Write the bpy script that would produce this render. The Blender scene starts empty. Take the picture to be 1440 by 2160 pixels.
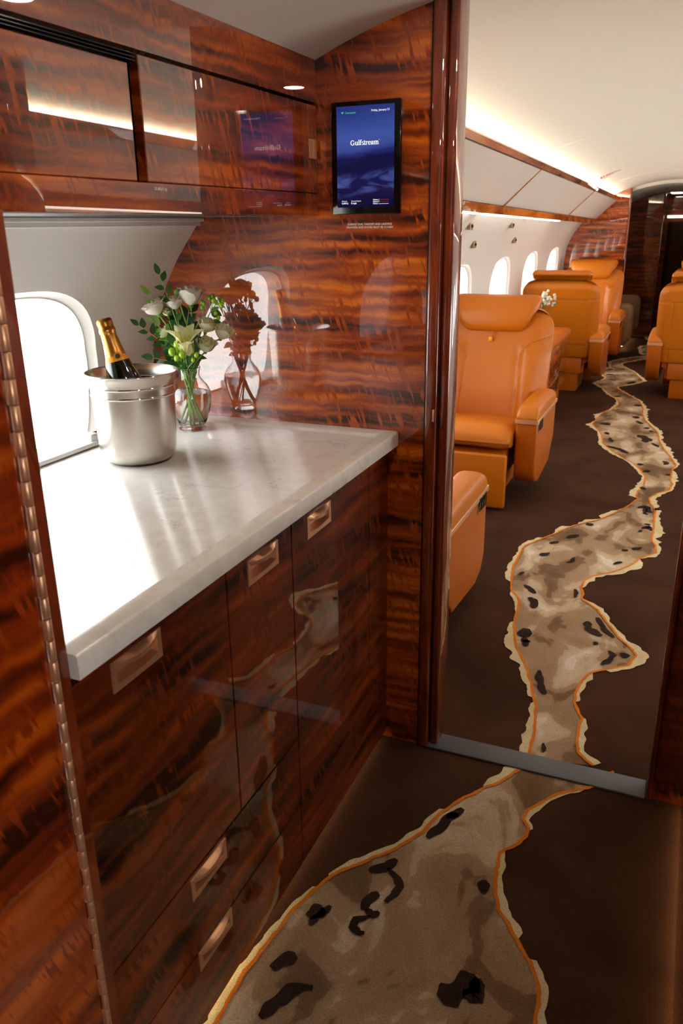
import bpy, bmesh, math, random
from mathutils import Vector, Matrix, noise
from mathutils.geometry import tessellate_polygon

# ------------------------------------------------------------------ camera, world, light, exposure
SC = bpy.context.scene
COL = SC.collection
VS = SC.view_settings
SC.display_settings.display_device = 'sRGB'
VS.view_transform = 'Standard'
VS.look = 'None'
VS.gamma = 1.0
VS.use_curve_mapping = False
VS.exposure = 0.62
SC.cycles.use_denoising = True
SC.cycles.max_bounces = 10
SC.cycles.diffuse_bounces = 5
SC.cycles.glossy_bounces = 5
SC.cycles.transmission_bounces = 8
SC.cycles.transparent_max_bounces = 12
SC.cycles.sample_clamp_indirect = 6.0
SC.cycles.blur_glossy = 0.6
SC.cycles.caustics_reflective = False

cam_d = bpy.data.cameras.new('camera')
cam = bpy.data.objects.new('camera', cam_d)
COL.objects.link(cam)
fwd = Vector((-0.37060353, 0.86567743, -0.33653471))
rgt = Vector((0.92104857, 0.38922843, -0.01306726))
upv = Vector((-0.11967685, 0.31480759, 0.94158039))
m = Matrix((rgt, upv, -fwd)).transposed().to_4x4()
m.translation = Vector((0, 0, 1.41576))
cam.matrix_world = m
cam_d.sensor_width = 36.0
cam_d.sensor_fit = 'AUTO'
cam_d.lens = 1694.846 / 2160 * 36
cam_d.clip_start = 0.02
cam_d.dof.use_dof = True
cam_d.dof.focus_distance = 2.2
cam_d.dof.aperture_fstop = 8.0
SC.camera = cam

SKY = 6.0
world = bpy.data.worlds.new('overcast_sky')
SC.world = world
world.use_nodes = True
wn, wl = world.node_tree.nodes, world.node_tree.links
wn.clear()
w_tc = wn.new('ShaderNodeTexCoord'); w_sep = wn.new('ShaderNodeSeparateXYZ')
w_ramp = wn.new('ShaderNodeValToRGB'); w_bg = wn.new('ShaderNodeBackground'); w_out = wn.new('ShaderNodeOutputWorld')
w_map = wn.new('ShaderNodeMapRange')
wl.new(w_tc.outputs['Generated'], w_sep.inputs[0])
wl.new(w_sep.outputs['Z'], w_map.inputs['Value'])
w_map.inputs['From Min'].default_value = -0.35; w_map.inputs['From Max'].default_value = 0.35
wl.new(w_map.outputs['Result'], w_ramp.inputs['Fac'])
w_ramp.color_ramp.elements[0].color = (1.05, 1.04, 1.02, 1); w_ramp.color_ramp.elements[0].position = 0.4
w_ramp.color_ramp.elements[1].color = (0.93, 0.97, 1.0, 1); w_ramp.color_ramp.elements[1].position = 0.6
wl.new(w_ramp.outputs['Color'], w_bg.inputs['Color'])
w_bg.inputs['Strength'].default_value = SKY
wl.new(w_bg.outputs[0], w_out.inputs[0])

COVE = 46.0          # LED strip behind the top rail of the bins
WASH = 4.0          # strip under the bins
DOWN = 130.0          # ceiling downlights
FOOT = 6.0           # floor strips

def portal(name, loc, normal, sx, sy):
    """opening to the sky: helps the renderer sample the daylight that really comes through it"""
    d = bpy.data.lights.new(name, 'AREA'); d.shape = 'RECTANGLE'; d.size = sx; d.size_y = sy
    d.cycles.is_portal = True
    o = bpy.data.objects.new(name, d); COL.objects.link(o)
    o.location = loc
    o.rotation_euler = Vector(normal).to_track_quat('-Z', 'Z').to_euler()
    return o

# ------------------------------------------------------------------ materials
def lin(r, g, b):
    f = lambda c: (c / 255 / 12.92) if c / 255 <= .04045 else ((c / 255 + .055) / 1.055) ** 2.4
    return (f(r), f(g), f(b), 1)

def mat(name, col=(.8, .8, .8, 1), rough=.5, metal=0.0, coat=0.0, coat_rough=.02, spec=.5, emit=None, estr=0.0, trans=0.0, ior=1.45, sss=0.0):
    m = bpy.data.materials.new(name); m.use_nodes = True
    p = m.node_tree.nodes['Principled BSDF']
    p.inputs['Base Color'].default_value = col
    p.inputs['Roughness'].default_value = rough
    p.inputs['Metallic'].default_value = metal
    p.inputs['Coat Weight'].default_value = coat
    p.inputs['Coat Roughness'].default_value = coat_rough
    p.inputs['Specular IOR Level'].default_value = spec
    p.inputs['IOR'].default_value = ior
    p.inputs['Transmission Weight'].default_value = trans
    if emit: p.inputs['Emission Color'].default_value = emit; p.inputs['Emission Strength'].default_value = estr
    return m

def nodes(m):
    return m.node_tree.nodes, m.node_tree.links, m.node_tree.nodes['Principled BSDF']

def add_bump(m, scale, strength, dist=.002, detail=3):
    N, L, P = nodes(m)
    tc = N.new('ShaderNodeNewGeometry'); t = N.new('ShaderNodeTexNoise'); b = N.new('ShaderNodeBump')
    t.inputs['Scale'].default_value = scale; t.inputs['Detail'].default_value = detail
    L.new(tc.outputs['Position'], t.inputs['Vector']); L.new(t.outputs['Fac'], b.inputs['Height'])
    b.inputs['Strength'].default_value = strength; b.inputs['Distance'].default_value = dist
    L.new(b.outputs['Normal'], P.inputs['Normal'])
    return t

def ramp_node(N, stops, interp='LINEAR'):
    r = N.new('ShaderNodeValToRGB'); e = r.color_ramp.elements
    r.color_ramp.interpolation = interp
    while len(e) > 1: e.remove(e[-1])
    e[0].position, e[0].color = stops[0]
    for p, c in stops[1:]:
        k = e.new(p); k.color = c
    return r

def wood(name, zs=46.0, hs=3.4, shift=.5, dark=(54, 15, 2), mid=(156, 60, 5), light=(232, 120, 18), coat=1.0, seed=0.0, slant=0.0, jag=.014, lo=.36, hi=.68, coat_ior=1.85):
    """lacquered veneer with figured bands that run level and break along slanted streaks"""
    m = mat(name, rough=.38, coat=coat, coat_rough=.012, spec=.3)
    m.node_tree.nodes['Principled BSDF'].inputs['Coat IOR'].default_value = coat_ior
    N, L, P = nodes(m)
    g = N.new('ShaderNodeNewGeometry'); s = N.new('ShaderNodeSeparateXYZ'); L.new(g.outputs['Position'], s.inputs[0])
    def M(op, a, b=None, c=None):
        n = N.new('ShaderNodeMath'); n.operation = op
        for i, v in enumerate((a, b, c)):
            if v is None: continue
            if isinstance(v, (int, float)): n.inputs[i].default_value = v
            else: L.new(v, n.inputs[i])
        return n.outputs[0]
    def noise2(u, v, w, detail, rough=.55):
        c = N.new('ShaderNodeCombineXYZ'); L.new(u, c.inputs[0]); L.new(v, c.inputs[1]); c.inputs[2].default_value = w
        t = N.new('ShaderNodeTexNoise'); t.inputs['Scale'].default_value = 1.0; t.inputs['Detail'].default_value = detail
        t.inputs['Roughness'].default_value = rough; L.new(c.outputs[0], t.inputs['Vector'])
        return t.outputs['Fac']
    h = M('ADD', s.outputs['X'], s.outputs['Y'])
    z = M('ADD', s.outputs['Z'], M('MULTIPLY', h, slant))
    warp = noise2(M('MULTIPLY', h, 3.0), M('MULTIPLY', z, 4.0), seed + 3.1, 2)
    streak = noise2(M('ADD', M('MULTIPLY', h, 34.0), M('MULTIPLY', z, 11.0)), M('MULTIPLY', z, 9.0), seed + 7.7, 1)
    zz = M('ADD', z, M('ADD', M('MULTIPLY', warp, .035), M('MULTIPLY', streak, jag)))
    band = noise2(M('MULTIPLY', h, hs), M('MULTIPLY', zz, zs), seed + 1.3, 2, .45)
    big = noise2(M('MULTIPLY', h, 1.3), M('MULTIPLY', z, 6.0), seed + 9.1, 1)
    fine = noise2(M('MULTIPLY', h, 120.0), M('MULTIPLY', z, 900.0), seed, 2)
    str2 = noise2(M('ADD', M('MULTIPLY', h, 105.0), M('MULTIPLY', z, 34.0)), M('MULTIPLY', z, 16.0), seed + 5.5, 1)
    base_v = M('ADD', M('MULTIPLY', band, .80), M('MULTIPLY', big, .20))
    flip = N.new('ShaderNodeMapRange'); flip.interpolation_type = 'SMOOTHSTEP'; flip.inputs['From Min'].default_value = .53; flip.inputs['From Max'].default_value = .62
    L.new(str2, flip.inputs['Value'])
    patch = N.new('ShaderNodeMapRange'); patch.inputs['From Min'].default_value = .36; patch.inputs['From Max'].default_value = .56
    L.new(noise2(M('MULTIPLY', h, 7.0), M('MULTIPLY', z, 15.0), seed + 12.2, 1), patch.inputs['Value'])
    inv = M('SUBTRACT', 1.04, base_v)                 # inside a streak the figure of the band turns over
    mixed = M('ADD', base_v, M('MULTIPLY', M('SUBTRACT', inv, base_v), M('MULTIPLY', M('MULTIPLY', flip.outputs['Result'], patch.outputs['Result']), .60)))
    v = M('ADD', mixed, M('MULTIPLY', M('SUBTRACT', fine, .5), .13))
    r = ramp_node(N, [(lo, lin(*dark)), ((lo + hi) / 2 - .02, lin(*mid)), (hi, lin(*light))])
    L.new(v, r.inputs['Fac']); L.new(r.outputs['Color'], P.inputs['Base Color'])
    return m

M_WOOD_SHADED = wood('veneer', dark=(44, 12, 2), mid=(126, 45, 4), light=(196, 96, 14))  # partition veneer darkened: the upper cabinet's shade is put into the colour
M_WOOD_PANEL = wood('veneer_partition', seed=2.0)
M_WOOD_DOOR = wood('veneer_folding_door', zs=24.0, hs=2.2, seed=4.0, dark=(56, 15, 2), mid=(146, 48, 5), light=(216, 98, 14))
M_WOOD_LOW_SHADED = wood('veneer_base_cabinet_shaded', zs=34.0, seed=6.0, dark=(30, 8, 2), mid=(98, 34, 4), light=(150, 62, 10), coat_ior=1.62)  # darker copy of the veneer, dimmer light on the base cabinet painted in
M_WOOD_EDGE = wood('veneer_edge', zs=9.0, hs=30.0, seed=8.0, dark=(96, 34, 12), mid=(126, 48, 17), light=(146, 64, 25), jag=.0)
M_DARK = mat('shadow_gap_black', lin(12, 8, 7), .5)
M_WHITE = mat('ivory_trim_panel', lin(226, 223, 216), .55)
add_bump(M_WHITE, 900, .08, .0005)
M_CEIL = mat('headliner', lin(222, 221, 211), .7)
add_bump(M_CEIL, 700, .1, .0005)
M_BIN = mat('bin_door_fabric', lin(212, 207, 198), .6)
M_COPPER = mat('rose_gold_metal', lin(240, 184, 142), .38, metal=.7)
add_bump(M_COPPER, 1500, .04, .0003)
M_STEEL = mat('brushed_steel', lin(214, 208, 200), .24, metal=1.0)
M_CHROME = mat('polished_steel', lin(226, 224, 222), .05, metal=1.0)
M_SILL = mat('grey_metal_sill', lin(84, 86, 89), .5, metal=.2)
M_GLASS = mat('clear_glass', (1, 1, 1, 1), 0.0, trans=1.0, ior=1.45)
M_WATER = mat('water', (.97, .98, .95, 1), 0.0, trans=1.0, ior=1.33)
M_BLACK = mat('black_gloss', lin(10, 10, 11), .12)
M_BLACKM = mat('black_matte', lin(16, 16, 17), .5)

def pane_mat():
    m = bpy.data.materials.new('window_pane'); m.use_nodes = True
    N, L = m.node_tree.nodes, m.node_tree.links; N.clear()
    o = N.new('ShaderNodeOutputMaterial'); mx = N.new('ShaderNodeMixShader'); f = N.new('ShaderNodeLayerWeight')
    t = N.new('ShaderNodeBsdfTransparent'); g = N.new('ShaderNodeBsdfGlossy'); g.inputs['Roughness'].default_value = .02
    f.inputs['Blend'].default_value = .12
    L.new(f.outputs['Facing'], mx.inputs[0]); L.new(t.outputs[0], mx.inputs[1]); L.new(g.outputs[0], mx.inputs[2]); L.new(mx.outputs[0], o.inputs[0])
    return m
M_PANE = pane_mat()

def emit_mat(name, col, s):
    m = bpy.data.materials.new(name); m.use_nodes = True
    N, L = m.node_tree.nodes, m.node_tree.links; N.clear()
    o = N.new('ShaderNodeOutputMaterial'); e = N.new('ShaderNodeEmission')
    e.inputs['Color'].default_value = col; e.inputs['Strength'].default_value = s
    L.new(e.outputs[0], o.inputs[0])
    return m
M_COVE = emit_mat('cove_led', (1.0, .87, .64, 1), COVE)
M_WASH = emit_mat('wash_led', (1.0, .93, .80, 1), WASH)
M_DOWN = emit_mat('downlight_lens', (1.0, .88, .70, 1), DOWN)
M_AFT = emit_mat('aft_lamp_lens', (1.0, .90, .74, 1), 14.0)
M_FOOT = emit_mat('floor_led', (1.0, .72, .36, 1), FOOT)
M_TEXT = emit_mat('screen_white', (1, 1, 1, 1), .66)
M_TEAL = emit_mat('screen_teal', lin(90, 225, 205), .55)
M_REDT = emit_mat('screen_red', lin(150, 50, 50), .4)
M_PRINT = mat('white_print', lin(235, 235, 232), .6)

def stone():
    m = mat('veined_quartz', rough=.17, coat=.0)
    N, L, P = nodes(m)
    g = N.new('ShaderNodeNewGeometry')
    w = N.new('ShaderNodeTexNoise'); w.inputs['Scale'].default_value = 9; w.inputs['Detail'].default_value = 6; w.inputs['Roughness'].default_value = .7
    L.new(g.outputs['Position'], w.inputs['Vector'])
    mixv = N.new('ShaderNodeMixRGB'); mixv.blend_type = 'LINEAR_LIGHT'; mixv.inputs[0].default_value = .10
    L.new(g.outputs['Position'], mixv.inputs[1]); L.new(w.outputs['Color'], mixv.inputs[2])
    v = N.new('ShaderNodeTexVoronoi'); v.feature = 'DISTANCE_TO_EDGE'; v.inputs['Scale'].default_value = 11
    L.new(mixv.outputs[0], v.inputs['Vector'])
    r = ramp_node(N, [(0.0, (1, 1, 1, 1)), (.035, (0, 0, 0, 1))]); L.new(v.outputs['Distance'], r.inputs['Fac'])
    k = N.new('ShaderNodeTexNoise'); k.inputs['Scale'].default_value = 14; k.inputs['Detail'].default_value = 3; L.new(g.outputs['Position'], k.inputs['Vector'])
    kr = ramp_node(N, [(.52, (0, 0, 0, 1)), (.66, (1, 1, 1, 1))]); L.new(k.outputs['Fac'], kr.inputs['Fac'])
    mu = N.new('ShaderNodeMixRGB'); mu.blend_type = 'MULTIPLY'; mu.inputs[0].default_value = 1
    L.new(r.outputs[0], mu.inputs[1]); L.new(kr.outputs[0], mu.inputs[2])
    cl = N.new('ShaderNodeTexNoise'); cl.inputs['Scale'].default_value = 30; cl.inputs['Detail'].default_value = 5; L.new(g.outputs['Position'], cl.inputs['Vector'])
    cr = ramp_node(N, [(.3, lin(222, 217, 208)), (.7, lin(234, 230, 222))]); L.new(cl.outputs['Fac'], cr.inputs['Fac'])
    mx = N.new('ShaderNodeMixRGB'); mx.inputs[2].default_value = lin(140, 138, 134)
    ms = N.new('ShaderNodeMath'); ms.operation = 'MULTIPLY'; ms.inputs[1].default_value = .55
    L.new(mu.outputs[0], ms.inputs[0]); L.new(ms.outputs[0], mx.inputs[0]); L.new(cr.outputs[0], mx.inputs[1])
    L.new(mx.outputs[0], P.inputs['Base Color'])
    return m
M_STONE = stone()

def carpet(name, stops, scale, stretch=(1, 1, 1), detail=4, distort=.6, bump=1.0):
    m = mat(name, rough=.95, spec=.08)
    N, L, P = nodes(m)
    P.inputs['Sheen Weight'].default_value = 0.0
    g = N.new('ShaderNodeNewGeometry'); mp = N.new('ShaderNodeMapping'); mp.inputs['Scale'].default_value = stretch
    L.new(g.outputs['Position'], mp.inputs['Vector'])
    t = N.new('ShaderNodeTexNoise'); t.inputs['Scale'].default_value = scale; t.inputs['Detail'].default_value = detail; t.inputs['Distortion'].default_value = distort
    L.new(mp.outputs[0], t.inputs['Vector'])
    r = ramp_node(N, stops); L.new(t.outputs['Fac'], r.inputs['Fac'])
    f = N.new('ShaderNodeTexNoise'); f.inputs['Scale'].default_value = 330; f.inputs['Detail'].default_value = 2; L.new(g.outputs['Position'], f.inputs['Vector'])
    fr = ramp_node(N, [(.3, (.62, .62, .62, 1)), (.7, (1.15, 1.15, 1.15, 1))]); L.new(f.outputs['Fac'], fr.inputs['Fac'])
    mu = N.new('ShaderNodeMixRGB'); mu.blend_type = 'MULTIPLY'; mu.inputs[0].default_value = .8
    L.new(r.outputs[0], mu.inputs[1]); L.new(fr.outputs[0], mu.inputs[2]); L.new(mu.outputs[0], P.inputs['Base Color'])
    b = N.new('ShaderNodeBump'); b.inputs['Strength'].default_value = .7 * bump; b.inputs['Distance'].default_value = .003
    L.new(f.outputs['Fac'], b.inputs['Height']); L.new(b.outputs['Normal'], P.inputs['Normal'])
    return m
M_CARPET = carpet('brown_carpet', [(.3, lin(56, 34, 22)), (.7, lin(78, 49, 34))], 3.0)
M_RIVER = carpet('river_carpet', [(.32, lin(112, 86, 60)), (.42, lin(128, 100, 74)), (.435, lin(154, 126, 96)), (.54, lin(168, 140, 110)), (.555, lin(188, 164, 134)), (.66, lin(204, 184, 156)), (.68, lin(218, 204, 182))], 5.2, stretch=(1.25, .75, 1), detail=3, distort=.5)
M_CREAM = carpet('cream_carpet', [(.3, lin(206, 186, 140)), (.7, lin(226, 208, 166))], 9)
M_ORANGE = carpet('orange_carpet', [(.3, lin(206, 112, 28)), (.7, lin(222, 132, 44))], 9)
M_PATCH = carpet('dark_patch_carpet', [(.3, lin(44, 32, 26)), (.7, lin(62, 46, 38))], 9)

M_LEATHER = mat('cognac_leather', lin(192, 106, 10), .42, spec=.45)
add_bump(M_LEATHER, 420, .12, .0006)
M_LEATHER2 = mat('cognac_leather_side', lin(178, 90, 8), .46, spec=.4)
add_bump(M_LEATHER2, 420, .12, .0006)
M_SEAM = mat('leather_seam', lin(128, 62, 20), .6)
M_SOFA = mat('beige_fabric', lin(178, 140, 104), .9); add_bump(M_SOFA, 300, .3, .001)

# ------------------------------------------------------------------ mesh helpers
class B:
    """collects faces; done() links ONE mesh object"""
    def __init__(self): self.bm = bmesh.new(); self.mi = 0
    def add(self, verts, faces):
        vs = [self.bm.verts.new(v) for v in verts]
        out = []
        for f in faces:
            try:
                k = self.bm.faces.new([vs[i] for i in f]); k.material_index = self.mi; out.append(k)
            except ValueError: pass
        return vs, out
    def box(self, lo, hi, bev=0.0, seg=2):
        x0, y0, z0 = lo; x1, y1, z1 = hi
        vs, fs = self.add([(x0, y0, z0), (x1, y0, z0), (x1, y1, z0), (x0, y1, z0), (x0, y0, z1), (x1, y0, z1), (x1, y1, z1), (x0, y1, z1)],
                          [(0, 3, 2, 1), (4, 5, 6, 7), (0, 1, 5, 4), (1, 2, 6, 5), (2, 3, 7, 6), (3, 0, 4, 7)])
        if bev > 0:
            es = list({e for f in fs for e in f.edges})
            r = bmesh.ops.bevel(self.bm, geom=es, offset=bev, segments=seg, profile=.5, affect='EDGES')
            for f in r['faces']: f.material_index = self.mi
        return self
    def grid(self, P, close_u=False, close_v=False):
        n, k = len(P), len(P[0])
        vs = [[self.bm.verts.new(p) for p in row] for row in P]
        for i in range(n if close_u else n - 1):
            for j in range(k if close_v else k - 1):
                a, b, c, d = vs[i][j], vs[(i + 1) % n][j], vs[(i + 1) % n][(j + 1) % k], vs[i][(j + 1) % k]
                try: f = self.bm.faces.new((a, b, c, d)); f.material_index = self.mi
                except ValueError: pass
        return vs
    def cap(self, ring):
        try: f = self.bm.faces.new(ring); f.material_index = self.mi
        except ValueError: pass
    def tube(self, pts, r, seg=8, caps=True):
        pts = [Vector(p) for p in pts]; rs = r if isinstance(r, (list, tuple)) else [r] * len(pts)
        rows = []; prev = None
        for i, p in enumerate(pts):
            d = (pts[min(i + 1, len(pts) - 1)] - pts[max(i - 1, 0)]).normalized()
            if prev is None:
                a = Vector((0, 0, 1)) if abs(d.z) < .9 else Vector((1, 0, 0)); u = d.cross(a).normalized()
            else: u = (prev - d * prev.dot(d)).normalized()
            prev = u; w = d.cross(u)
            rows.append([p + (u * math.cos(t) + w * math.sin(t)) * rs[i] for t in [2 * math.pi * k / seg for k in range(seg)]])
        vs = self.grid(rows, close_v=True)
        if caps: self.cap(vs[0][::-1]); self.cap(vs[-1])
        return self
    def lathe(self, prof, c=(0, 0, 0), seg=48, M=None, cap0=False, cap1=False):
        rows = []
        for r, z in prof:
            row = []
            for k in range(seg):
                t = 2 * math.pi * k / seg; p = Vector((r * math.cos(t), r * math.sin(t), z))
                if M is not None: p = M @ p
                row.append(p + Vector(c))
            rows.append(row)
        vs = self.grid(rows, close_v=True)
        if cap0: self.cap(vs[0][::-1])
        if cap1: self.cap(vs[-1])
        return self
    def ball(self, c, r, seg=10, rings=6, sc=(1, 1, 1)):
        prof = [(max(r * math.sin(math.pi * i / rings), 1e-5), -r * math.cos(math.pi * i / rings)) for i in range(rings + 1)]
        return self.lathe([(a, b * sc[2]) for a, b in prof], c, seg)
    def prism(self, poly, f0, f1, bev=0.0):
        """polygon mapped by f0 (one side) and f1 (other side)"""
        a = [self.bm.verts.new(f0(*p)) for p in poly]; b = [self.bm.verts.new(f1(*p)) for p in poly]
        n = len(poly); fs = []
        fs.append(self.bm.faces.new(a[::-1])); fs.append(self.bm.faces.new(b))
        for i in range(n): fs.append(self.bm.faces.new((a[i], a[(i + 1) % n], b[(i + 1) % n], b[i])))
        for f in fs: f.material_index = self.mi
        if bev > 0:
            es = [e for f in fs[:2] for e in f.edges]
            r = bmesh.ops.bevel(self.bm, geom=list(set(es)), offset=bev, segments=3, profile=.5, affect='EDGES')
            for f in r['faces']: f.material_index = self.mi
        return self
    def flat(self, poly, z):
        """concave polygon on the level z, facing up"""
        vs = [Vector((p[0], p[1], 0)) for p in poly]
        vv = [self.bm.verts.new((p[0], p[1], z)) for p in poly]
        for t in tessellate_polygon([vs]):
            a, b, c = [vv[i] for i in t]
            if ((b.co - a.co).cross(c.co - a.co)).z < 0: b, c = c, b
            try: f = self.bm.faces.new((a, b, c)); f.material_index = self.mi
            except ValueError: pass
    def done(self, name, mats, parent=None, smooth=True, angle=35, recalc=True, world=True):
        if recalc: bmesh.ops.recalc_face_normals(self.bm, faces=self.bm.faces)
        me = bpy.data.meshes.new(name); self.bm.to_mesh(me); self.bm.free()
        for k in (mats if isinstance(mats, (list, tuple)) else [mats]): me.materials.append(k)
        if smooth:
            me.polygons.foreach_set('use_smooth', [True] * len(me.polygons))
            me.set_sharp_from_angle(angle=math.radians(angle))
        o = bpy.data.objects.new(name, me); COL.objects.link(o)
        if parent is not None:
            o.parent = parent
            if world: o.matrix_parent_inverse = root_matrix(parent).inverted()
        return o

def root_matrix(o):
    m = o.matrix_basis.copy()
    while o.parent is not None:
        m = o.parent.matrix_basis @ o.matrix_parent_inverse @ m if False else (o.parent.matrix_basis @ o.matrix_parent_inverse @ m)
        o = o.parent
    return m

def tag(o, label, cat, group=None, kind=None):
    o['label'] = label; o['category'] = cat
    if group: o['group'] = group
    if kind: o['kind'] = kind
    return o
def thing(name, label, cat, loc=(0, 0, 0), rz=0.0, group=None):
    o = bpy.data.objects.new(name, None); COL.objects.link(o); o.empty_display_size = .05
    o.location = loc; o.rotation_euler = (0, 0, rz)
    return tag(o, label, cat, group)
def structure(o): o['kind'] = 'structure'; return o
def copy_tree(o, parent=None):
    c = o.copy(); COL.objects.link(c)
    if parent is not None: c.parent = parent
    for ch in list(o.children): copy_tree(ch, c)
    return c

def text_mesh(b, s, size, fn, align='LEFT', weight=0.0):
    """letters as flat faces; fn(u, v) places them in the scene"""
    cu = bpy.data.curves.new('lettering', 'FONT'); cu.body = s; cu.size = size; cu.align_x = align; cu.offset = weight; cu.resolution_u = 3
    o = bpy.data.objects.new('lettering', cu)
    me = bpy.data.meshes.new_from_object(o)
    vs = [b.bm.verts.new(fn(v.co.x, v.co.y)) for v in me.vertices]
    for p in me.polygons:
        try: f = b.bm.faces.new([vs[i] for i in p.vertices]); f.material_index = b.mi
        except ValueError: pass
    bpy.data.objects.remove(o); bpy.data.curves.remove(cu); bpy.data.meshes.remove(me)

def lerp(a, b, t): return a + (b - a) * t
def smooth01(t): t = max(0, min(1, t)); return t * t * (3 - 2 * t)

# ------------------------------------------------------------------ outline of the woven river (x, y, width of its cream border), metres
RIVER_GALLEY_LEFT=[(-0.450,-0.600,0.030),(-0.560,-0.200,0.030),(-0.660,0.250,0.030),(-0.700,0.550,0.030),(-0.692,0.793,0.030),(-0.665,0.915,0.030),(-0.670,1.024,0.028),(-0.658,1.113,0.026),(-0.647,1.201,0.022),(-0.626,1.284,0.012),(-0.623,1.290,0.000),(-0.610,1.327,0.000),(-0.608,1.331,0.016),(-0.595,1.353,0.026),(-0.555,1.399,0.024),(-0.503,1.460,0.024),(-0.466,1.525,0.024),(-0.444,1.591,0.024),(-0.430,1.638,0.016),(-0.424,1.647,0.000),(-0.404,1.696,0.000),(-0.355,1.762,0.000),(-0.350,1.769,0.020),(-0.324,1.799,0.045),(-0.299,1.853,0.050),(-0.279,1.887,0.040),(-0.249,1.918,0.040)]
RIVER_GALLEY_RIGHT=[(-0.043,1.964,0.004),(-0.075,1.895,0.014),(-0.101,1.864,0.000),(-0.124,1.849,0.010),(-0.170,1.811,0.016),(-0.204,1.763,0.020),(-0.231,1.719,0.022),(-0.234,1.685,0.022),(-0.218,1.656,0.018),(-0.215,1.649,0.000),(-0.216,1.624,0.000),(-0.230,1.594,0.000),(-0.257,1.562,0.000),(-0.263,1.546,0.020),(-0.259,1.492,0.026),(-0.252,1.442,0.026),(-0.231,1.380,0.026),(-0.184,1.325,0.024),(-0.175,1.319,0.000),(-0.146,1.279,0.000),(-0.140,1.274,0.020),(-0.118,1.226,0.025),(-0.108,1.184,0.025),(-0.107,1.144,0.025),(-0.097,1.038,0.025),(-0.110,0.600,0.025),(-0.130,0.150,0.025),(-0.200,-0.250,0.025),(-0.160,-0.600,0.025)]
RIVER_CABIN_LEFT=[(-0.277,1.944,0.045),(-0.274,1.971,0.045),(-0.274,2.039,0.040),(-0.286,2.120,0.030),(-0.297,2.197,0.024),(-0.303,2.216,0.020),(-0.306,2.226,0.000),(-0.311,2.245,0.000),(-0.314,2.255,0.020),(-0.343,2.357,0.035),(-0.387,2.463,0.040),(-0.429,2.552,0.060),(-0.451,2.628,0.050),(-0.470,2.731,0.020),(-0.472,2.746,0.000),(-0.482,2.816,0.000),(-0.483,2.829,0.015),(-0.487,2.911,0.030),(-0.523,2.984,0.035),(-0.539,3.005,0.000),(-0.559,3.090,0.000),(-0.562,3.117,0.040),(-0.581,3.229,0.040),(-0.583,3.356,0.025),(-0.583,3.479,0.030),(-0.575,3.522,0.030),(-0.550,3.570,0.035),(-0.523,3.628,0.030),(-0.517,3.641,0.000),(-0.489,3.696,0.000),(-0.469,3.734,0.030),(-0.431,3.821,0.040),(-0.414,3.849,0.000),(-0.389,3.885,0.000),(-0.374,3.901,0.030),(-0.329,3.954,0.050),(-0.288,4.011,0.000),(-0.278,4.037,0.050),(-0.234,4.131,0.050),(-0.221,4.174,0.000),(-0.198,4.218,0.000),(-0.171,4.300,0.000),(-0.147,4.408,0.000),(-0.156,4.446,0.050),(-0.153,4.530,0.050),(-0.129,4.669,0.050),(-0.132,4.829,0.020),(-0.166,4.962,0.035),(-0.213,5.098,0.035),(-0.288,5.205,0.020),(-0.353,5.322,0.050),(-0.444,5.529,0.040),(-0.471,5.747,0.040),(-0.503,5.873,0.020),(-0.572,6.066,0.060),(-0.565,6.221,0.000),(-0.552,6.407,0.060),(-0.537,6.538,0.000),(-0.489,6.619,0.040),(-0.450,6.856,0.040),(-0.488,7.081,0.020),(-0.559,7.257,0.040),(-0.654,7.546,0.030),(-0.735,7.747,0.050),(-0.680,7.946,0.030),(-0.668,8.075,0.030),(-0.793,8.464,0.060),(-0.684,8.677,0.040),(-0.718,9.040,0.060),(-0.623,9.270,0.050),(-0.378,9.599,0.050),(-0.188,9.789,0.040)]
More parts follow.
